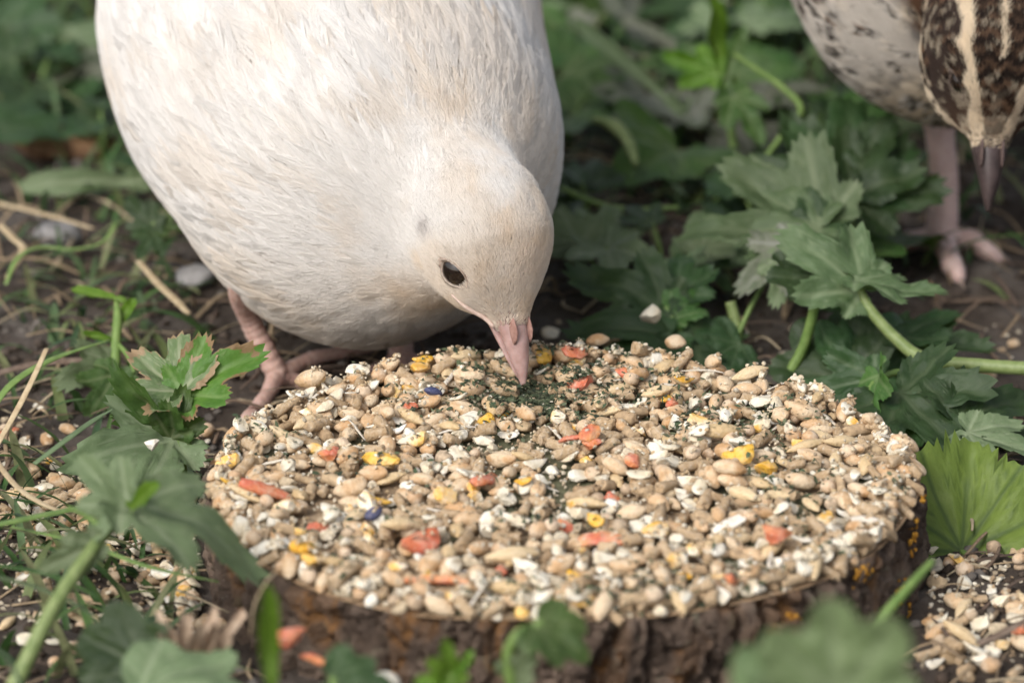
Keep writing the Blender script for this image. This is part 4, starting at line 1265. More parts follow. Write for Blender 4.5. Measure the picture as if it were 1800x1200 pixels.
# ------------------------------------------------------------------ plants
def leaf_shape(kind, th, r):
    """outline radius by angle from the stalk, and the angle to the nearest main vein"""
    if kind == 'palm':
        lobes = [(0, 1.0, .50), (.85, .88, .48), (-.85, .88, .48), (1.7, .68, .52), (-1.7, .68, .52)]; teeth, tz = 40, .10
    elif kind == 'tri':
        lobes = [(0, 1.0, .46), (.80, .74, .50), (-.80, .74, .50), (1.6, .42, .5), (-1.6, .42, .5)]; teeth, tz = 32, .11
    elif kind == 'fan':
        lobes = [(a, 1 - .09 * abs(a), .46) for a in (-1.75, -1.15, -.58, 0, .58, 1.15, 1.75)]; teeth, tz = 34, .10
    elif kind == 'round':
        lobes = [(a, 1 - .16 * abs(a), .6) for a in (-1.4, -.7, 0, .7, 1.4)]; teeth, tz = 30, .03
    else:                                   # 'lance'
        lobes = [(0, 1.0, .30)]; teeth, tz = 26, .05
    R = np.full_like(th, .40 if kind == 'palm' else .30 if kind == 'tri' else .12)
    best = np.full_like(th, 9.0); dth = np.zeros_like(th)
    for a, l, w_ in lobes:
        l = l * r.uniform(.9, 1.08)
        R = np.maximum(R, l * np.exp(-np.abs((th - a) / w_) ** 2.2 * .75)) if kind != 'fan' else np.maximum(R, l * np.exp(-np.abs((th - a) / w_) ** 4 * .5))
        m = np.abs(th - a) < best
        best = np.where(m, np.abs(th - a), best); dth = np.where(m, th - a, dth)
    saw = ((th * teeth / math.pi) % 1.0)
    saw = np.abs(saw - .5) * 2 if kind in ('fan', 'round') else saw
    R = R * (1 - tz + tz * 1.6 * saw) * (1 + .16 * (vnoise(np.stack([th * 2.2, th * 0, th * 0 + r.uniform(0, 50)], -1)) - .5))
    fall = np.clip((2.75 - np.abs(th)) / .5, 0, 1)
    return R * (.25 + .75 * fall), dth

def leaf(parent, base, tip, kind, mat, width=1.0, droop=.15, cup=.15, face=None, seed=0, res=(110, 13), twist=0.0):
    r = np.random.default_rng(seed + 900)
    base, tip = np.asarray(base, float), np.asarray(tip, float)
    L = np.linalg.norm(tip - base); ex = (tip - base) / L
    up = np.array([0, -.55, .83]) if face is None else np.asarray(face, float)
    up = nrm(up + .18 * r.normal(size=3))
    ez = nrm(up - ex * (up @ ex)); ey = np.cross(ez, ex)
    if twist:
        ez, ey = ez * math.cos(twist) + ey * math.sin(twist), ey * math.cos(twist) - ez * math.sin(twist)
    na, nr = res
    th = np.linspace(-2.75, 2.75, na)
    R, dth = leaf_shape(kind, th, r)
    rho = np.linspace(0, 1, nr + 1)[1:]
    TH, RH = np.meshgrid(th, rho, indexing='ij')
    RR = RH * R[:, None]
    x, y = RR * np.cos(TH), RR * np.sin(TH) * width
    D = dth[:, None] * np.ones_like(RR)
    along, off = RR * np.cos(D), np.abs(RR * np.sin(D))
    main = np.exp(-(off / (.013 + .018 * (1 - RR))) ** 2)
    ph = ((along - .75 * off) * 7.5) % 1.0
    sec = np.exp(-((ph - .5) / .07) ** 2) * np.clip(off * 14, 0, 1) * .7
    vein = np.clip(main + sec, 0, 1)
    pw = np.stack([x, y, np.full_like(x, seed * 1.7)], -1)
    z = cup * np.abs(y) - droop * x * np.abs(x) * 1.0 + .035 * (1 - main) * np.clip(off * 8, 0, 1) - .02 * sec
    z += .30 * (vnoise(pw, 2.4, seed) - .5) * RR + .12 * (vnoise(pw, 6, seed) - .5) * RH + .04 * (vnoise(pw, 14, seed) - .5)
    P = base + L * (x[..., None] * ex + y[..., None] * ey + z[..., None] * ez)
    V = np.vstack([base[None], P.reshape(-1, 3)])
    vn = np.append(1.0, vein.ravel()); eg = np.append(0.0, (RH * np.ones_like(RR)).ravel())
    Fc = []
    for i in range(na - 1):
        a, b = 1 + i * nr, 1 + (i + 1) * nr
        Fc.append((0, a, b))
        for k in range(nr - 1): Fc.append((a + k, a + k + 1, b + k + 1, b + k))
    o = mesh_obj('leaf', V, Fc, M[mat], parent, attrs={'vein': ('FLOAT', vn), 'edge': ('FLOAT', eg)})
    return o

def P3(t): return at_y(t[0], t[1], t[2] - 1.5)
def plant(name, label, stems, leaves, cat='plant', group=None, res=(110, 13)):
    """stems: (points as (px, py, depth), radii, material); leaves: (base, tip, shape, material, width, droop, cup, face, twist)"""
    first = P3(stems[0][0][0]) if stems else P3(leaves[0][0])
    root = empty(name, (first[0], first[1], gz(first)))
    tag(root, label, cat, group)
    kids = []
    for pts, rad, mt in stems:
        kids.append(tube('stem', [P3(p) for p in pts], rad, M[mt], None, n=26, sides=8, rough=.06))
    for i, lf in enumerate(leaves):
        b, t, k, m, *rest = lf
        a = dict(zip(('width', 'droop', 'cup', 'face', 'twist'), rest))
        kids.append(leaf(None, P3(b), P3(t), k, m, seed=(int(b[0]) * 7 + int(t[1]) + i) % 997, res=res, **a))
    for c in kids: keep(c, root)
    return root
TOCAM = (0, -.85, .5)
FLATUP = (0, -.25, .97)
plant('leafy_sprout', 'green sprout with holed and brown-edged lobed leaves left of the log slice',
      [([(333, 950, 3.0), (326, 880, 3.4), (318, 800, 3.9), (308, 765, 4.1)], [.10, .09, .08, .06], 'stem'),
       ([(308, 765, 4.1), (318, 715, 4.3), (322, 690, 4.4)], [.06, .05, .04], 'stem')],
      [((318, 690, 4.4), (228, 622, 5.4), 'palm', 'leaf_worn', .85, -.1, .35, (0.1, -.6, .8)),
       ((322, 692, 4.4), (462, 606, 4.6), 'tri', 'leaf_holed', .85, .12, .25, (.25, -.55, .8)),
       ((306, 765, 4.1), (207, 655, 3.8), 'tri', 'leaf_mid', .62, .05, .2, (-.3, -.8, .5)),
       ((300, 772, 4.0), (326, 674, 4.2), 'tri', 'leaf_mid', .95, .0, .22, (.2, -.9, .4)),
       ((305, 772, 4.0), (112, 806, 2.4), 'tri', 'leaf_sage', .80, .12, .15, (0, -.5, .85))])
plant('arching_weed', 'weed with a broad grey-green leaf arching over the left edge of the log slice',
      [([(20, 1215, -6.2), (95, 1065, -5.2), (170, 955, -4.2), (225, 893, -3.6)], [.14, .13, .11, .08], 'stem_pale'),
       ([(190, 935, -4.0), (150, 905, -3.6), (120, 890, -3.2)], [.05, .04, .03], 'stem')],
      [((218, 885, -3.6), (472, 918, -3.6), 'tri', 'leaf_sage', .80, .55, .0, (0.1, -.35, .95)),
       ((225, 893, -3.6), (128, 798, -3.0), 'tri', 'leaf_sage', .8, .2, .2, (-.2, -.6, .8)),
       ((232, 895, -3.8), (285, 845, -4.4), 'lance', 'leaf_bright', 1.0, .1, .5, (.4, -.7, .6)),
       ((170, 955, -4.2), (70, 1000, -4.6), 'tri', 'leaf_sage', .7, .3, .2, TOCAM),
       ((180, 940, -4.2), (150, 900, -3.6), 'tri', 'leaf_sage', .9, .3, .2, TOCAM)])
plant('low_dark_weed', 'blurred dark green leaf low at the bottom left, beside the dry husk',
      [([(300, 1215, -7.0), (285, 1185, -6.6), (270, 1165, -6.4)], [.08, .07, .05], 'stem')],
      [((262, 1176, -6.4), (130, 1108, -6.0), 'round', 'leaf_dark', .85, .1, .1, TOCAM),
       ((240, 1215, -8.0), (470, 1190, -8.4), 'round', 'leaf_sage', .7, .25, .1, (0, -.4, .9))])
plant('grass_blade', 'blurred bright green upright blade at the bottom left of the log slice',
      [], [((478, 1240, -11), (468, 1030, -11), 'lance', 'leaf_bright', .55, .0, .3, TOCAM)], 'grass blade')
plant('dark_seedling', 'dark little leaf at the bottom edge left of the bright seedling', [([(600, 1260, -9), (590, 1220, -9), (585, 1190, -8.8)], [.06, .06, .05], 'stem')],
      [((580, 1195, -8.8), (690, 1205, -9.0), 'round', 'leaf_dark', .8, .2, .1, (0, -.5, .85))])
plant('bright_seedling', 'small bright green seedling in front of the bark', [([(800, 1270, -9), (797, 1220, -9), (795, 1185, -9)], [.06, .06, .05], 'stem')],
      [((795, 1190, -9), (780, 1112, -9), 'tri', 'leaf_bright', .8, .0, .3, TOCAM), ((795, 1195, -9), (730, 1195, -9.2), 'tri', 'leaf_bright', .8, .2, .2, TOCAM),
       ((796, 1190, -9), (832, 1140, -9), 'lance', 'leaf_bright', 1.0, .1, .2, TOCAM)])
plant('nodding_seedling', 'seedling with a drooping rounded leaf in front of the middle of the bark',
      [([(905, 1270, -9), (900, 1205, -9), (893, 1150, -9), (912, 1112, -9), (955, 1092, -9)], [.10, .10, .09, .08, .06], 'stem')],
      [((945, 1094, -9), (1034, 1142, -9.4), 'round', 'leaf_mid', .8, .35, .0, (.1, -.5, .85)), ((900, 1190, -9), (935, 1160, -9.2), 'round', 'leaf_sage', .8, .2, .2, TOCAM)])
plant('foreground_leaf', 'large out-of-focus grey-green leaf at the bottom right foreground',
      [([(1500, 1330, -17), (1488, 1270, -17), (1478, 1215, -17)], [.10, .10, .08], 'stem')],
      [((1478, 1225, -17), (1455, 1035, -17), 'round', 'leaf_soft', .95, .05, .12, (-.3, -.6, .75)),
       ((1400, 1290, -17), (1275, 1135, -17), 'round', 'leaf_soft', .8, .05, .1, (-.3, -.6, .75))])
plant('thin_stem', 'thin bare green stem rising beside the right front of the bark', [([(1500, 1170, -6.4), (1540, 1100, -6.2), (1590, 1040, -5.8), (1640, 985, -5.2)], [.09, .09, .085, .06], 'stem')], [], 'stem')
plant('lime_leaf_plant', 'yellow-green fan-shaped leaf with dark veins right of the log slice',
      [([(1690, 968, 2.3), (1720, 990, 1.9), (1765, 1012, 1.4), (1830, 1045, .8)], [.05, .09, .10, .10], 'stem'),
       ([(1670, 975, 2.2), (1740, 1010, 1.6), (1830, 1050, .6)], [.05, .07, .08], 'stem')],
      [((1690, 968, 2.4), (1708, 772, 4.0), 'fan', 'leaf_lime', .82, .02, .10, (-.05, -.8, .6))])
plant('lobed_weed', 'weed with a grey-green lobed leaf on a curved pale stem below the brown quail',
      [([(1850, 650, 7.4), (1720, 642, 7.8), (1625, 630, 8.3), (1575, 595, 8.7), (1530, 545, 9.0), (1512, 508, 9.2)], [.14, .14, .13, .12, .11, .07], 'stem_pale'),
       ([(1380, 668, 9.5), (1412, 610, 9.6), (1432, 540, 9.6), (1442, 490, 9.6)], [.11, .11, .10, .08], 'stem')],
      [((1520, 508, 9.2), (1368, 398, 9.8), 'tri', 'leaf_dull', .95, .12, -.1, (-.15, -.6, .8)),
       ((1505, 492, 9.2), (1682, 512, 9.0), 'tri', 'leaf_dull', .60, .15, .05, (.1, -.35, .95)),
       ((1442, 490, 9.8), (1360, 440, 10.4), 'round', 'leaf_dark', .9, .1, .1)])
plant('pale_backed_weed', 'large pale green leaf with a light midrib between the two quails',
      [([(1500, 440, 12.2), (1470, 410, 12.6), (1440, 392, 12.8)], [.08, .07, .05], 'stem')],
      [((1445, 398, 12.6), (1255, 288, 14.2), 'tri', 'leaf_dull', .95, -.05, .2, (0, -.5, .85)),
       ((1440, 400, 12.4), (1215, 400, 12.6), 'tri', 'leaf_dull', .8, .1, .1, (0, -.4, .9)),
       ((1445, 400, 12.4), (1320, 470, 11.8), 'palm', 'leaf_dark', .9, .1, .1, (0, -.4, .9))])
plant('dark_weed', 'dark green broad-leaved weed left of the brown quail leg',
      [([(1505, 445, 14.0), (1500, 400, 14.2), (1490, 340, 14.6)], [.10, .09, .07], 'stem')],
      [((1490, 345, 14.4), (1395, 200, 16.4), 'palm', 'leaf_dark', .95, .05, .15), ((1495, 330, 14.6), (1490, 172, 16.6), 'palm', 'leaf_dark', .9, .05, .15),
       ((1500, 350, 14.4), (1612, 235, 15.8), 'palm', 'leaf_dark', .9, .05, .1), 
       ((1480, 370, 14.0), (1372, 330, 14.0), 'tri', 'leaf_dark', .9, .1, .1)])
plant('grey_leaf_weed', 'dull greyish lobed leaves behind the right end of the feed heap',
      [([(1292, 625, 11.0), (1295, 580, 11.2), (1284, 530, 11.4)], [.13, .12, .11], 'stem_pale'),
       ([(1292, 600, 11.0), (1330, 520, 11.4), (1375, 452, 11.8)], [.05, .05, .04], 'stem')],
      [((1402, 432, 11.6), (1282, 512, 10.8), 'tri', 'leaf_grey', .85, .15, .1, (0, -.5, .8)), ((1395, 440, 11.6), (1360, 540, 10.6), 'tri', 'leaf_sage', .8, .2, .1, (.3, -.5, .8)),
       ((1290, 600, 11.0), (1195, 560, 11.4), 'tri', 'leaf_dark', .9, .1, .1, FLATUP), ((1300, 605, 10.8), (1225, 640, 10.2), 'round', 'leaf_dark', .9, .1, .1)])
plant('beak_side_weed', 'dark serrated leaves right behind the beak of the white quail',
      [([(1235, 640, 10.4), (1200, 590, 10.8), (1170, 540, 11.2)], [.08, .08, .06], 'stem')],
      [((1225, 600, 10.6), (985, 556, 10.4), 'tri', 'leaf_dark', .75, .1, .1, (0, -.5, .85)), ((1180, 560, 11.0), (1245, 500, 11.6), 'tri', 'leaf_mid', .9, .1, .1),
       ((1170, 545, 11.2), (1010, 470, 11.8), 'tri', 'leaf_dark', .9, .1, .15), ((1190, 520, 11.6), (1200, 430, 12.8), 'palm', 'leaf_dark', .9, .1, .1),
       ((1180, 590, 10.6), (1060, 630, 9.8), 'tri', 'leaf_dark', .9, .15, .1)])
plant('round_leaf_weed', 'rounded dark leaf under the curved stem right of the feed heap',
      [([(1500, 675, 9.4), (1492, 660, 9.5), (1485, 650, 9.6)], [.06, .06, .05], 'stem')],
      [((1490, 668, 9.2), (1392, 552, 10.2), 'round', 'leaf_dark', .95, .1, .1, (0, -.6, .8)), ((1500, 660, 9.2), (1590, 565, 10.4), 'round', 'leaf_dark', .9, .1, .1, (0, -.5, .8)),
       ((1560, 600, 9.8), (1690, 545, 10.8), 'tri', 'leaf_dark', .9, .1, .1), ((1600, 600, 10.0), (1742, 600, 9.8), 'tri', 'leaf_dark', .8, .1, .1, FLATUP)])
plant('curled_leaf_weed', 'dark weed with a curled leaf hugging the right back rim of the log slice',
      [([(1700, 690, 7.6), (1620, 655, 7.6), (1550, 662, 7.2), (1520, 700, 6.6)], [.06, .07, .07, .05], 'stem')],
      [((1545, 660, 7.0), (1520, 775, 5.6), 'tri', 'leaf_mid', .7, .3, .3, (-.6, -.6, .5)), ((1540, 665, 7.2), (1378, 690, 7.4), 'tri', 'leaf_dark', .7, .15, .1),
       ((1580, 690, 6.6), (1700, 790, 4.8), 'palm', 'leaf_dark', .9, .1, .1), ((1640, 720, 6.2), (1560, 810, 5.0), 'tri', 'leaf_dark', .9, .1, .1),
       ((1690, 740, 5.8), (1815, 690, 6.8), 'palm', 'leaf_dark', .9, .1, .1), ((1700, 760, 5.4), (1830, 790, 4.6), 'tri', 'leaf_sage', .8, .15, .1)])
plant('bright_top_weed', 'bright lime-green upright leaf at the top between the quails',
      [([(1290, 260, 19.5), (1280, 190, 19.8), (1270, 130, 20.0)], [.10, .09, .07], 'stem'), ([(1290, 95, 20), (1370, 150, 19), (1408, 190, 18.4), (1385, 225, 18), (1335, 290, 17.4)], [.05, .07, .07, .07, .05], 'stem')],
      [((1272, 145, 20), (1245, -5, 20.6), 'lance', 'leaf_bright', 1.1, .0, .2, TOCAM), ((1262, 130, 20), (1165, 95, 20.4), 'tri', 'leaf_bright', .7, .1, .2, TOCAM),
       ((1290, 170, 19.6), (1345, 250, 18.6), 'tri', 'leaf_mid', .8, .2, .1), ((1275, 150, 19.8), (1310, 40, 20.5), 'lance', 'leaf_mid', .9, .1, .1)])
plant('pale_shoot', 'short whitish-green curled shoot on the ground right of the white quail neck',
      [([(1042, 208, 20.2), (1080, 222, 20.0), (1102, 246, 19.6), (1112, 268, 19.2), (1118, 290, 18.8)], [.05, .16, .13, .11, .06], 'stem_pale')], [], 'shoot')
plant('lying_stem', 'thin lime-green stem lying behind the white quail neck',
      [([(985, 330, 17.5), (1030, 350, 17.2), (1085, 366, 17.0), (1140, 368, 16.8), (1192, 364, 16.8)], [.05, .06, .06, .06, .04], 'stem')], [], 'stem')
plant('grass_blade', 'long blue-green grass blade running diagonally at the top middle',
      [], [((1190, 190, 21), (985, 10, 24), 'lance', 'leaf_sage', .28, .1, .2, TOCAM)], 'grass blade')
plant('fallen_leaf', 'long pale sage leaf lying on the soil left of the white quail', [],
      [((245, 318, 19.6), (5, 325, 19.2), 'lance', 'leaf_sage', .75, .05, .1, (0, -.75, .6))], 'leaf')
plant('fork_sprout', 'tiny bright sprout with two curved leaves on bare soil left of the white quail',
      [([(205, 690, 9.0), (203, 620, 9.6), (207, 560, 10.2), (205, 530, 10.6)], [.10, .10, .09, .05], 'stem'), ([(203, 600, 9.8), (225, 625, 9.4), (236, 655, 9.0)], [.05, .05, .03], 'stem')],
      [((212, 532, 10.6), (120, 488, 11.2), 'lance', 'leaf_bright', .6, .2, .3, (0, -.6, .8)), ((205, 575, 10.2), (236, 520, 10.6), 'lance', 'leaf_bright', 1.2, .1, .3, TOCAM),
       ((203, 600, 9.8), (145, 582, 9.6), 'lance', 'leaf_bright', .8, .1, .3, (0, -.6, .8)), ((200, 640, 9.4), (110, 668, 8.4), 'tri', 'leaf_sage', .9, .15, .1),
       ((205, 660, 9.0), (150, 730, 7.6), 'tri', 'leaf_mid', .8, .1, .1)])
plant('shadow_weed', 'little dark weed against the belly of the white quail',
      [([(275, 445, 15.0), (272, 410, 15.2), (270, 390, 15.3)], [.07, .06, .05], 'stem')],
      [((270, 400, 15.2), (215, 345, 15.8), 'tri', 'leaf_dark', .8, .1, .1), ((272, 400, 15.2), (330, 400, 15.0), 'tri', 'leaf_mid', .8, .1, .1), ((270, 410, 15.0), (240, 455, 14.4), 'tri', 'leaf_dark', .9, .1, .1)])
def blade(name, label, pts, wid, mat, cat='grass blade'):
    c = [P3(p) for p in pts]
    V, Fc = tube_geo(c, wid, 30, 8, .22)
    o = mesh_obj(name, V, Fc, M[mat])
    return tag(o, label, cat)
blade('grass_blade', 'arched bright green grass blade left of the fork sprout', [(-20, 730, 6.0), (20, 675, 6.6), (90, 632, 7.4), (195, 596, 8.6)], [.05, .09, .09, .02], 'stem')
blade('grass_blade', 'blue-green grass blade rising to the left sprout', [(60, 815, 1.5), (120, 770, 2.0), (165, 738, 2.6), (200, 718, 3.0)], [.06, .08, .07, .02], 'leaf_sage')
blade('grass_blade', 'green blade pointing right at the sprout stem, from the left edge', [(-20, 925, -.5), (60, 908, 0), (140, 892, .6), (205, 878, 1.2)], [.10, .11, .09, .02], 'stem')
blade('grass_blade', 'thin green blade lying over the spilled grains towards the bark', [(20, 925, .2), (150, 955, -.6), (260, 995, -1.4), (385, 1022, -1.8)], [.04, .07, .07, .03], 'stem')
blade('grass_blade', 'grey-green blade along the lower left edge', [(-20, 1010, -4), (60, 1030, -4), (130, 1060, -4.4), (175, 1090, -5)], [.07, .08, .07, .04], 'leaf_sage')
blade('grass_blade', 'long dark blade slanting at the far lower left', [(-20, 990, -2), (90, 1010, -2.2), (175, 1050, -3)], [.06, .09, .03], 'leaf_mid')
blade('grass_blade', 'steep grass blade crossing the lower left corner', [(-20, 1130, -8), (15, 1160, -8), (40, 1210, -8.4)], [.06, .08, .08], 'leaf_sage')
blade('straw', 'pale straw leaning at the left edge of the picture', [(-10, 790, 5.0), (30, 720, 5.8), (58, 665, 6.4), (82, 612, 7.2)], [.06, .065, .06, .05], 'straw', 'straw')
blade('straw', 'pale straw lying at the left below the sage leaf', [(-20, 352, 18), (60, 372, 17.4), (110, 385, 17), (165, 402, 16.4)], [.08, .09, .08, .05], 'straw', 'straw')
blade('straw', 'short straw between the fork sprout and the white quail leg', [(243, 458, 14), (280, 500, 13), (312, 530, 12.4), (332, 552, 12)], [.07, .09, .09, .06], 'straw', 'straw')
blade('green_tendril', 'lime tendril curving over the soil at the left', [(10, 500, 13.4), (30, 455, 14), (70, 434, 14.6), (130, 438, 14.4), (180, 425, 14.8), (205, 390, 15.4)], [.04, .06, .06, .06, .05, .04], 'stem', 'stem')
blade('straw', 'bent straw running up the left edge', [(0, 395, 15.4), (25, 420, 15), (40, 440, 14.6), (12, 490, 13.6)], [.09, .09, .08, .05], 'straw', 'straw')
blade('straw', 'long straw lying across the lower left corner', [(-20, 790, 2.6), (25, 850, 1.6), (75, 885, 1.0), (130, 905, .4)], [.06, .06, .06, .04], 'straw', 'straw')
blade('twig', 'brown twig on the soil behind the lobed sprout', [(-20, 660, 9.4), (60, 640, 9.8), (150, 632, 10), (170, 630, 10)], [.12, .13, .12, .08], 'twig', 'twig')
blade('twig', 'dark twig among the spilled feed at the lower right', [(1720, 1130, -3), (1765, 1110, -2.8), (1830, 1075, -2.4)], [.09, .09, .08], 'twig', 'twig')
blade('twig', 'short twig leaning against the bark at the lower left', [(440, 1115, -6.6), (448, 1060, -6.6), (470, 1020, -6.4), (485, 1004, -6.3)], [.05, .06, .07, .06], 'straw', 'twig')

# brown bark chip, stones, dry husk, carrot on the ground
V, Fc = ICO3
p = on_ground(128, 255, .25)
Vc = np.sign(V) * np.abs(V) ** .6 * (1 + .7 * (fbm(V * np.array([.7, 2.4, 2.4]), 2.0, 12, 4)[:, None] - .5)) * np.array([1.15, .45, .24])
o = mesh_obj('bark_chip', Vc, Fc, M['chip'], None, False); o.location = p
tag(o, 'reddish brown bark chip lying behind the sage leaf at the left', 'bark chip')
for i, (px, py, s_, lab) in enumerate([(345, 488, .42, 'pale grey stone beside the leg of the white quail'), (100, 412, .5, 'flat grey stone on the soil at the left edge'), (672, 1202, .3, 'white pebble at the bottom edge in front of the bark')]):
    if py < 900: p = on_ground(px, py, s_ * .25)
    else: p = at_y(px, py, -8.6)
    Vs = V * (1 + .5 * (fbm(V + i * 5, 1.3, i, 2)[:, None] - .5)) * s_ * np.array([1, .8, .6 if i != 3 else 1.0])
    o = mesh_obj('pebble', Vs, Fc, M['stone'] if i < 2 else M['white']); o.location = p
    tag(o, lab, 'pebble')
hk = empty('dry_husk', at_y(335, 1168, -7.6)); tag(hk, 'tan papery dry husk spreading its bracts at the bottom left', 'husk')
r5 = np.random.default_rng(55)
for k in range(15):
    t = (k - 7) / 7.0
    b = at_y(325 + 34 * t, 1168, -7.6 + .3 * math.cos(k)); e = at_y(345 + 100 * t + r5.uniform(-12, 12), 1062 + 40 * abs(t) + r5.uniform(-14, 14), -7.4 + .7 * math.sin(k * 2.1))
    o = leaf(None, b, e, 'lance', 'leaf_mid', .62, -.2, .5, TOCAM, k, (30, 6)); o.name = 'bract'; o.data.materials[0] = M['dryhusk']; keep(o, hk)
def ground_piece(name, kind, px, py, y, size, wide, yaw, label):
    nm, sh, mt, nv, cat = KIND[kind]
    Vp, Fp = proto(sh, 1); sm = semi(Vp)
    p = at_y(px, py, y) if y is not None else on_ground(px, py, .12)
    grain(name, sh, 1, M[mt], p, rot(math.radians(yaw), .1, .1), np.array([size / 2 / sm[0], wide / 2 / sm[1], wide / 2 / sm[1]]), label, cat, None)
ground_piece('dried_carrot', 'cchunk', 508, 1118, -7.2, .62, .42, 10, 'pink-red carrot lump fallen in front of the bark at the lower left')
ground_piece('dried_carrot', 'carrot', 560, 1160, -7.4, .8, .22, -45, 'crooked orange carrot shred hanging below the fallen carrot lump')
ground_piece('dried_carrot', 'cchunk', 18, 762, None, .40, .3, 20, 'orange carrot lump on the ground at the left edge')
ground_piece('dried_carrot', 'cchunk', 1600, 645, None, .42, .3, 0, 'red carrot lump on the soil under the curved pale stem')
ground_piece('corn_chunk', 'ychunk', 1690, 672, None, .36, .34, 60, 'yellow corn lump on the soil behind the lime leaf')
ground_piece('dried_carrot', 'cchunk', 1792, 925, None, .40, .34, 60, 'red carrot lump at the right edge beside the lime leaf')
ground_piece('dried_carrot', 'cchunk', 1792, 1108, None, .36, .3, 60, 'pink-red carrot lump at the lower right edge')
ground_piece('grain_chip', 'wchunk', 1142, 552, 8.4, .48, .40, 70, 'pinkish white chip resting on dark leaves right of the beak')
ground_piece('wheat_grain', 'wheat', 1050, 598, 6.4, .46, .28, 10, 'lone wheat grain on the leaf behind the back rim')
ground_piece('wheat_grain', 'wheat', 1187, 602, 6.6, .44, .34, -30, 'lone rounded grain on the leaf behind the right back rim')
ground_piece('grain_chip', 'wchunk', 268, 780, 1.4, .28, .24, 10, 'white crumb lying on the big leaf of the holed sprout')

# ------------------------------------------------------------------ feed spilled on the ground
GF = Field(-12.5, 12.5, -9, 16, .05, ground_h)
def outside(p): return math.hypot(p[0], p[1]) > float(disc_r(np.array(math.atan2(p[1], p[0])))) + .3
def spot_left(r):
    while True:
        p = at_z(r.uniform(0, 400), r.triangular(690, 1000, 1190), GZ0)
        if outside(p): return p[0], p[1]
def spot_right(r):
    while True:
        p = at_z(r.uniform(1630, 1810), r.triangular(955, 1060, 1215), GZ0)
        if outside(p): return p[0], p[1]
def spot_back(r):
    while True:
        p = at_z(r.uniform(950, 1810), r.uniform(560, 800), GZ0)
        if outside(p): return p[0], p[1]
def spot_all(r):
    u = r.random()
    return spot_left(r) if u < .62 else spot_right(r) if u < .82 else spot_back(r)
r4 = np.random.default_rng(404)
J = Join()
filler(GF, J, 80, r4, spot_all, ['pellet', 'round', 'chunk', 'flake'], 1)
tag(J.build('trodden_feed', M['crumbs']), 'feed trodden into the soil around the log slice', 'feed', kind='stuff')
for sp, place, mix in ((spot_left, 'spilled on the ground left of the log slice', dict(wheat=26, pellet=44, wchunk=36, white=30, sorghum=14, barley=10, corn=8)),
                       (spot_right, 'spilled on the ground at the lower right of the log slice', dict(wheat=9, pellet=10, wchunk=6, white=5, sorghum=5, barley=3, corn=3)),
                       (spot_back, 'scattered on the soil behind the right of the log slice', dict(wheat=8, pellet=12, wchunk=8, white=6))):
    for kd, n in mix.items():
        for _ in range(n): put(kd, GF, r4, sp, WORDS[kd] + ' ' + place, 2)
dust(GF, r4, 1500, spot_all, 'spilled_crumbs', M['crumbs'], 'fine feed crumbs strewn over the ground beside the log slice',
     [(.52, .42, .29), (.62, .54, .41), (.40, .29, .18), (.70, .64, .52)], (.03, .08))

# ------------------------------------------------------------------ soil clods, dead stalks, grass and low weeds of the background
def clear(p, m=.25):
    q2 = np.asarray(p)[None]
    if not outside(p): return False
    if p[0] < -11 or (p[0] > 2.5 and p[1] < 7) or p[1] < 2.5: return True
    return float(white_f(q2)[0]) > m and float(brown_f(q2)[0]) > m
def spot_bg(r):
    while True:
        p = at_z(r.uniform(-60, 1860), r.uniform(-60, 1230), GZ0)
        if outside(p): return p
J = Join()
for k in range(2600):
    p = spot_bg(r4); s_ = min(r4.gamma(2.0, .045) + .03, .16)
    c = np.array([(.055, .04, .03), (.09, .07, .055), (.14, .125, .11), (.035, .026, .02)][r4.integers(4)])
    V0 = BL[r4.integers(len(BL))] * s_ * np.array([1, r4.uniform(.6, 1), r4.uniform(.4, .8)])
    J.add(V0 @ rot(r4.uniform(0, 6.3), 0, 0).T + np.array([p[0], p[1], gz(p) + s_ * .2]), ICO1[1], c)
tag(J.build('soil_clods', M['litter']), 'crumbly brown clods lying all over the soil', 'soil', kind='stuff')
J = Join()
for k in range(850):
    p = spot_bg(r4); L = r4.uniform(.5, 2.4); yw = r4.uniform(0, 6.3); w_ = r4.uniform(.015, .05)
    d = np.array([math.cos(yw), math.sin(yw), 0]); sd_ = np.array([-d[1], d[0], 0])
    z0, z1 = gz(p) + .06, gz(p + d * L) + r4.uniform(.05, .35)
    pts = [np.array([p[0], p[1], z0]), p * [1, 1, 0] + d * L * .5 + sd_ * r4.normal(0, .12) + [0, 0, max(z0, z1) + r4.uniform(0, .12)], p * [1, 1, 0] + d * L + [0, 0, z1]]
    if not clear(pts[1], .15): continue
    c = np.array([(.36, .27, .17), (.26, .19, .12), (.17, .12, .085), (.45, .37, .25), (.12, .085, .065)][r4.integers(5)])
    V0, F0 = tube_geo(pts, [w_, w_ * 1.1, w_ * .6], 7, 5, .5)
    J.add(V0, F0, c)
tag(J.build('dead_stalks', M['litter']), 'dry stalks and shreds of dead grass littering the soil', 'litter', kind='stuff')
J = Join()
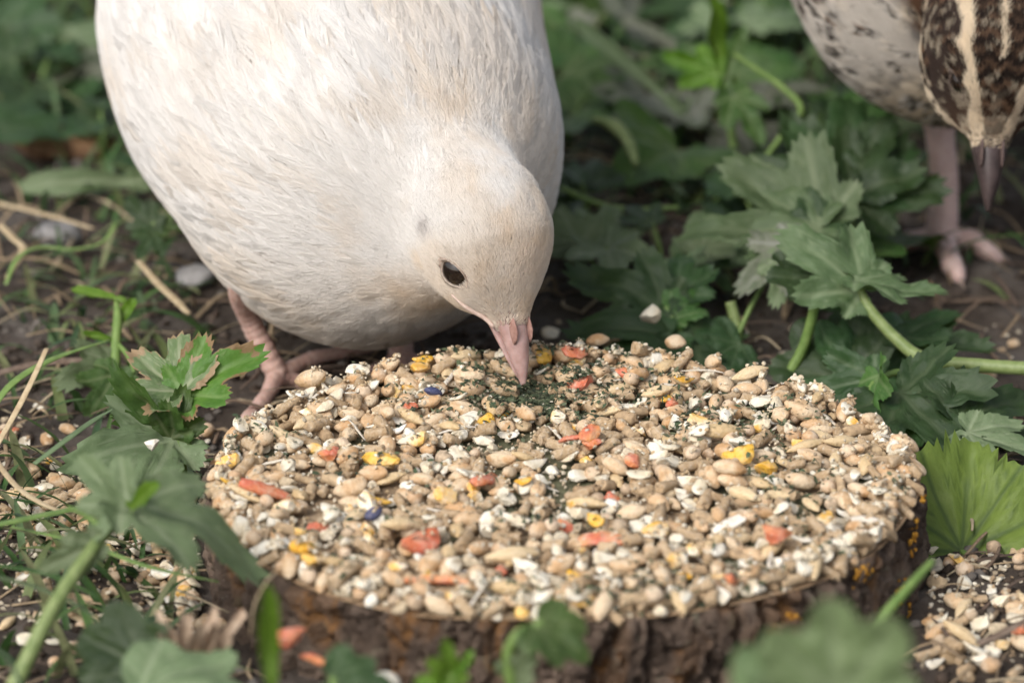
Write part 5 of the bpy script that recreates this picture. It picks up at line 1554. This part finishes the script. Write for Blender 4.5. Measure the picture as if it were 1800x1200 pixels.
def grass_at(p, r, hmin, hmax, cols):
    L = r.uniform(hmin, hmax); yw = r.uniform(0, 6.3); lean = r.uniform(.4, 1.3); w_ = r.uniform(.04, .11)
    d = np.array([math.cos(yw), math.sin(yw), 0])
    b = np.array([p[0], p[1], gz(p) - .05])
    t = np.linspace(0, 1, 7)
    c = b + d * (L * lean * t ** 1.4)[:, None] * .8 + np.array([0, 0, 1.0]) * (L * (t * .75 - lean * .38 * t ** 2.2))[:, None]
    c[:, 2] = np.maximum(c[:, 2], b[2] + .1)
    if not all(clear(x, .12) for x in c[2::2]): return
    sd_ = np.array([-d[1], d[0], 0]); wv = w_ * np.sqrt(np.clip(1 - t ** 2.2, 0, 1))[:, None] + .004
    V0 = np.concatenate([c - sd_ * wv, c + [0, 0, -.02], c + sd_ * wv])
    n = 7; F0 = [(i, i + 1, n + i + 1, n + i) for i in range(6)] + [(n + i, n + i + 1, 2 * n + i + 1, 2 * n + i) for i in range(6)]
    J.add(V0, F0, np.array(cols[r.integers(len(cols))]) * r.uniform(.8, 1.2))
GC = [(.05, .12, .03), (.08, .16, .04), (.10, .17, .07), (.15, .20, .07), (.04, .09, .035), (.22, .24, .11)]
for k in range(1100):
    px, py = r4.uniform(-60, 1860), r4.triangular(-120, -80, 560)
    if px < 420 and r4.random() < (.35 if py > 200 else .0): continue
    grass_at(at_z(px, py, GZ0), r4, .8, 3.0, GC)
for k in range(120):
    grass_at(at_z(r4.uniform(-40, 330), r4.uniform(800, 1220), GZ0), r4, .8, 2.4, GC)
for k in range(170):
    grass_at(at_z(r4.uniform(-40, 380), r4.uniform(300, 760), GZ0), r4, .5, 1.7, GC)
tag(J.build('grass', M['grass']), 'thin grass growing between the weeds behind the birds', 'grass', kind='stuff')

weeds = []
for k in range(900):
    if len(weeds) >= 72: break
    px, py = r4.uniform(-40, 1840), r4.uniform(-70, 560)
    if px < 420 and py > 210 and r4.random() < .45: continue
    if py > 330 and px < 950: continue
    if px > 1490 and 230 < py < 600: continue
    p = at_z(px, py, GZ0)
    if any(math.hypot(px - a, (py - b) * 1.6) < 78 for a, b, _ in weeds): continue
    q2 = np.array([p[0], p[1], .8])
    if not clear(q2, .6): continue
    weeds.append((px, py, p))
weeds.sort()
ORD = ['first', 'second', 'third', 'fourth', 'fifth', 'sixth', 'seventh', 'eighth', 'ninth', 'tenth', 'eleventh', 'twelfth', 'thirteenth', 'fourteenth', 'fifteenth', 'sixteenth', 'seventeenth', 'eighteenth', 'nineteenth', 'twentieth']
band_n = {}
for px, py, p in weeds:
    band = 'at the top edge' if py < 60 else 'in the upper background' if py < 220 else 'in the middle background'
    if px < 420: side = 'left of the white quail'
    elif px < 1000: side = 'behind the white quail'
    else: side = 'between the quails' if px < 1400 else 'around the brown quail'
    i = band_n.get((band, side), 0); band_n[(band, side)] = i + 1
    tone = ['leaf_dark', 'leaf_mid', 'leaf_dark', 'leaf_sage', 'leaf_mid', 'leaf_grey'][r4.integers(6)]
    word = dict(leaf_dark='dark green', leaf_mid='mid green', leaf_sage='grey-green', leaf_grey='dull greyish')[tone]
    root = empty('low_weed', (p[0], p[1], gz(p)))
    tag(root, '%s low weed %s %s, %s from left' % (word, band, side, ORD[i % 20]), 'weed', 'low weeds of the background')
    for j in range(int(r4.integers(3, 6))):
        yw = r4.uniform(0, 6.3); d = np.array([math.cos(yw), math.sin(yw), 0]); h = r4.uniform(.3, 1.2); L = r4.uniform(.9, 2.0)
        b0 = np.array([p[0], p[1], gz(p)]); b1 = b0 + d * .5 + [0, 0, h]; t1 = b1 + d * L + [0, 0, r4.uniform(-.4, .5)]
        if not (clear(t1, .15) and clear(b1, .1)): continue
        t1[2] = max(t1[2], gz(t1) + .15)
        s_ = tube('stem', [b0, b0 + d * .2 + [0, 0, h * .6], b1], [.05, .045, .035], M['stem'], None, n=8, sides=6); keep(s_, root)
        l_ = leaf(None, b1, t1, ['tri', 'palm', 'lance', 'round', 'tri'][r4.integers(5)], tone, r4.uniform(.7, 1.0), r4.uniform(0, .25), r4.uniform(0, .3), (0, -.3, .95), int(r4.integers(900)), (56, 7)); keep(l_, root)

# ------------------------------------------------------------------ each loose grain is told apart by the striking piece nearest to it
import re
marks = []
for o in COL.objects:
    if o.get('category') and o.get('group') is None and o.type == 'MESH' and o.name.split('.')[0] in {v[0] for v in KIND.values()} and o.location.z > DTOP:
        short = re.split(r' (?:at|near|in|lying|right|left|sticking|standing|on|under|just|below|beside|hanging|leaning|touching|with|behind) ', o['label'])[0]
        marks.append((np.array(o.location), short))
from collections import Counter
uq = Counter(m[1] for m in marks); marks = [m for m in marks if uq[m[1]] == 1 and len(m[1].split()) > 2]
MP = np.array([m[0][:2] for m in marks])
gm = []
for o in COL.objects:
    if o.get('category') and o.get('group') is None and o.parent is None and o.location.z < DTOP and o.get('kind') is None:
        short = re.split(r' (?:at|near|in|lying|right|left|sticking|standing|on|under|just|below|beside|hanging|leaning|touching|with|behind|running|rising|along|slanting|crossing|over|pointing|resting|between|among|against|spreading|curving|fallen|looking|of log) ', o['label'])[0]
        gm.append((np.array(o.location), short))
uq = Counter(m[1] for m in gm); gm = [m for m in gm if uq[m[1]] == 1 and len(m[1].split()) > 1]
GP = np.array([m[0][:2] for m in gm])
for o in COL.objects:
    g3 = o.get('group') or ''
    if g3.endswith(' on the ground'):
        v = np.array(o.location)[:2] - GP
        k = int(np.argmin((v ** 2).sum(1))); dx, dy = v[k]
        rel = ('right of' if dx > 0 else 'left of') if abs(dx) > abs(dy) else ('behind' if dy > 0 else 'in front of')
        kd = [q3 for q3, g4 in GROUP.items() if g4 + ' on the ground' == g3][0]
        o['label'] = 'spilled %s %s the %s' % (WORDS[kd].replace('long ', ''), rel, gm[k][1])
for o in COL.objects:
    if o.get('group') in GROUP.values():
        v = np.array(o.location)[:2] - MP
        k = int(np.argmin((v ** 2).sum(1))); dx, dy = v[k]
        rel = ('right of' if dx > 0 else 'left of') if abs(dx) > abs(dy) else ('behind' if dy > 0 else 'in front of')
        kd = [q3 for q3, g3 in GROUP.items() if g3 == o['group']][0]
        o['label'] = '%s %s the %s' % (WORDS[kd], rel, marks[k][1])
# the several alike at one landmark are counted outward from it
same = {}
for o in COL.objects:
    if o.get('group') and (o['group'] in GROUP.values() or o['group'].endswith(' on the ground')):
        same.setdefault(o['label'], []).append(o)
OUT = ['nearest'] + [w_ + '-nearest' for w_ in ORD[1:]]
for lab, os_ in same.items():
    if len(os_) < 2: continue
    m = [x for x in marks + gm if lab.endswith(' the ' + x[1])]
    if not m: continue
    os_.sort(key=lambda o: np.linalg.norm(np.array(o.location)[:2] - m[0][0][:2]))
    for i, o in enumerate(os_[:20]): o['label'] = OUT[i] + ' ' + lab
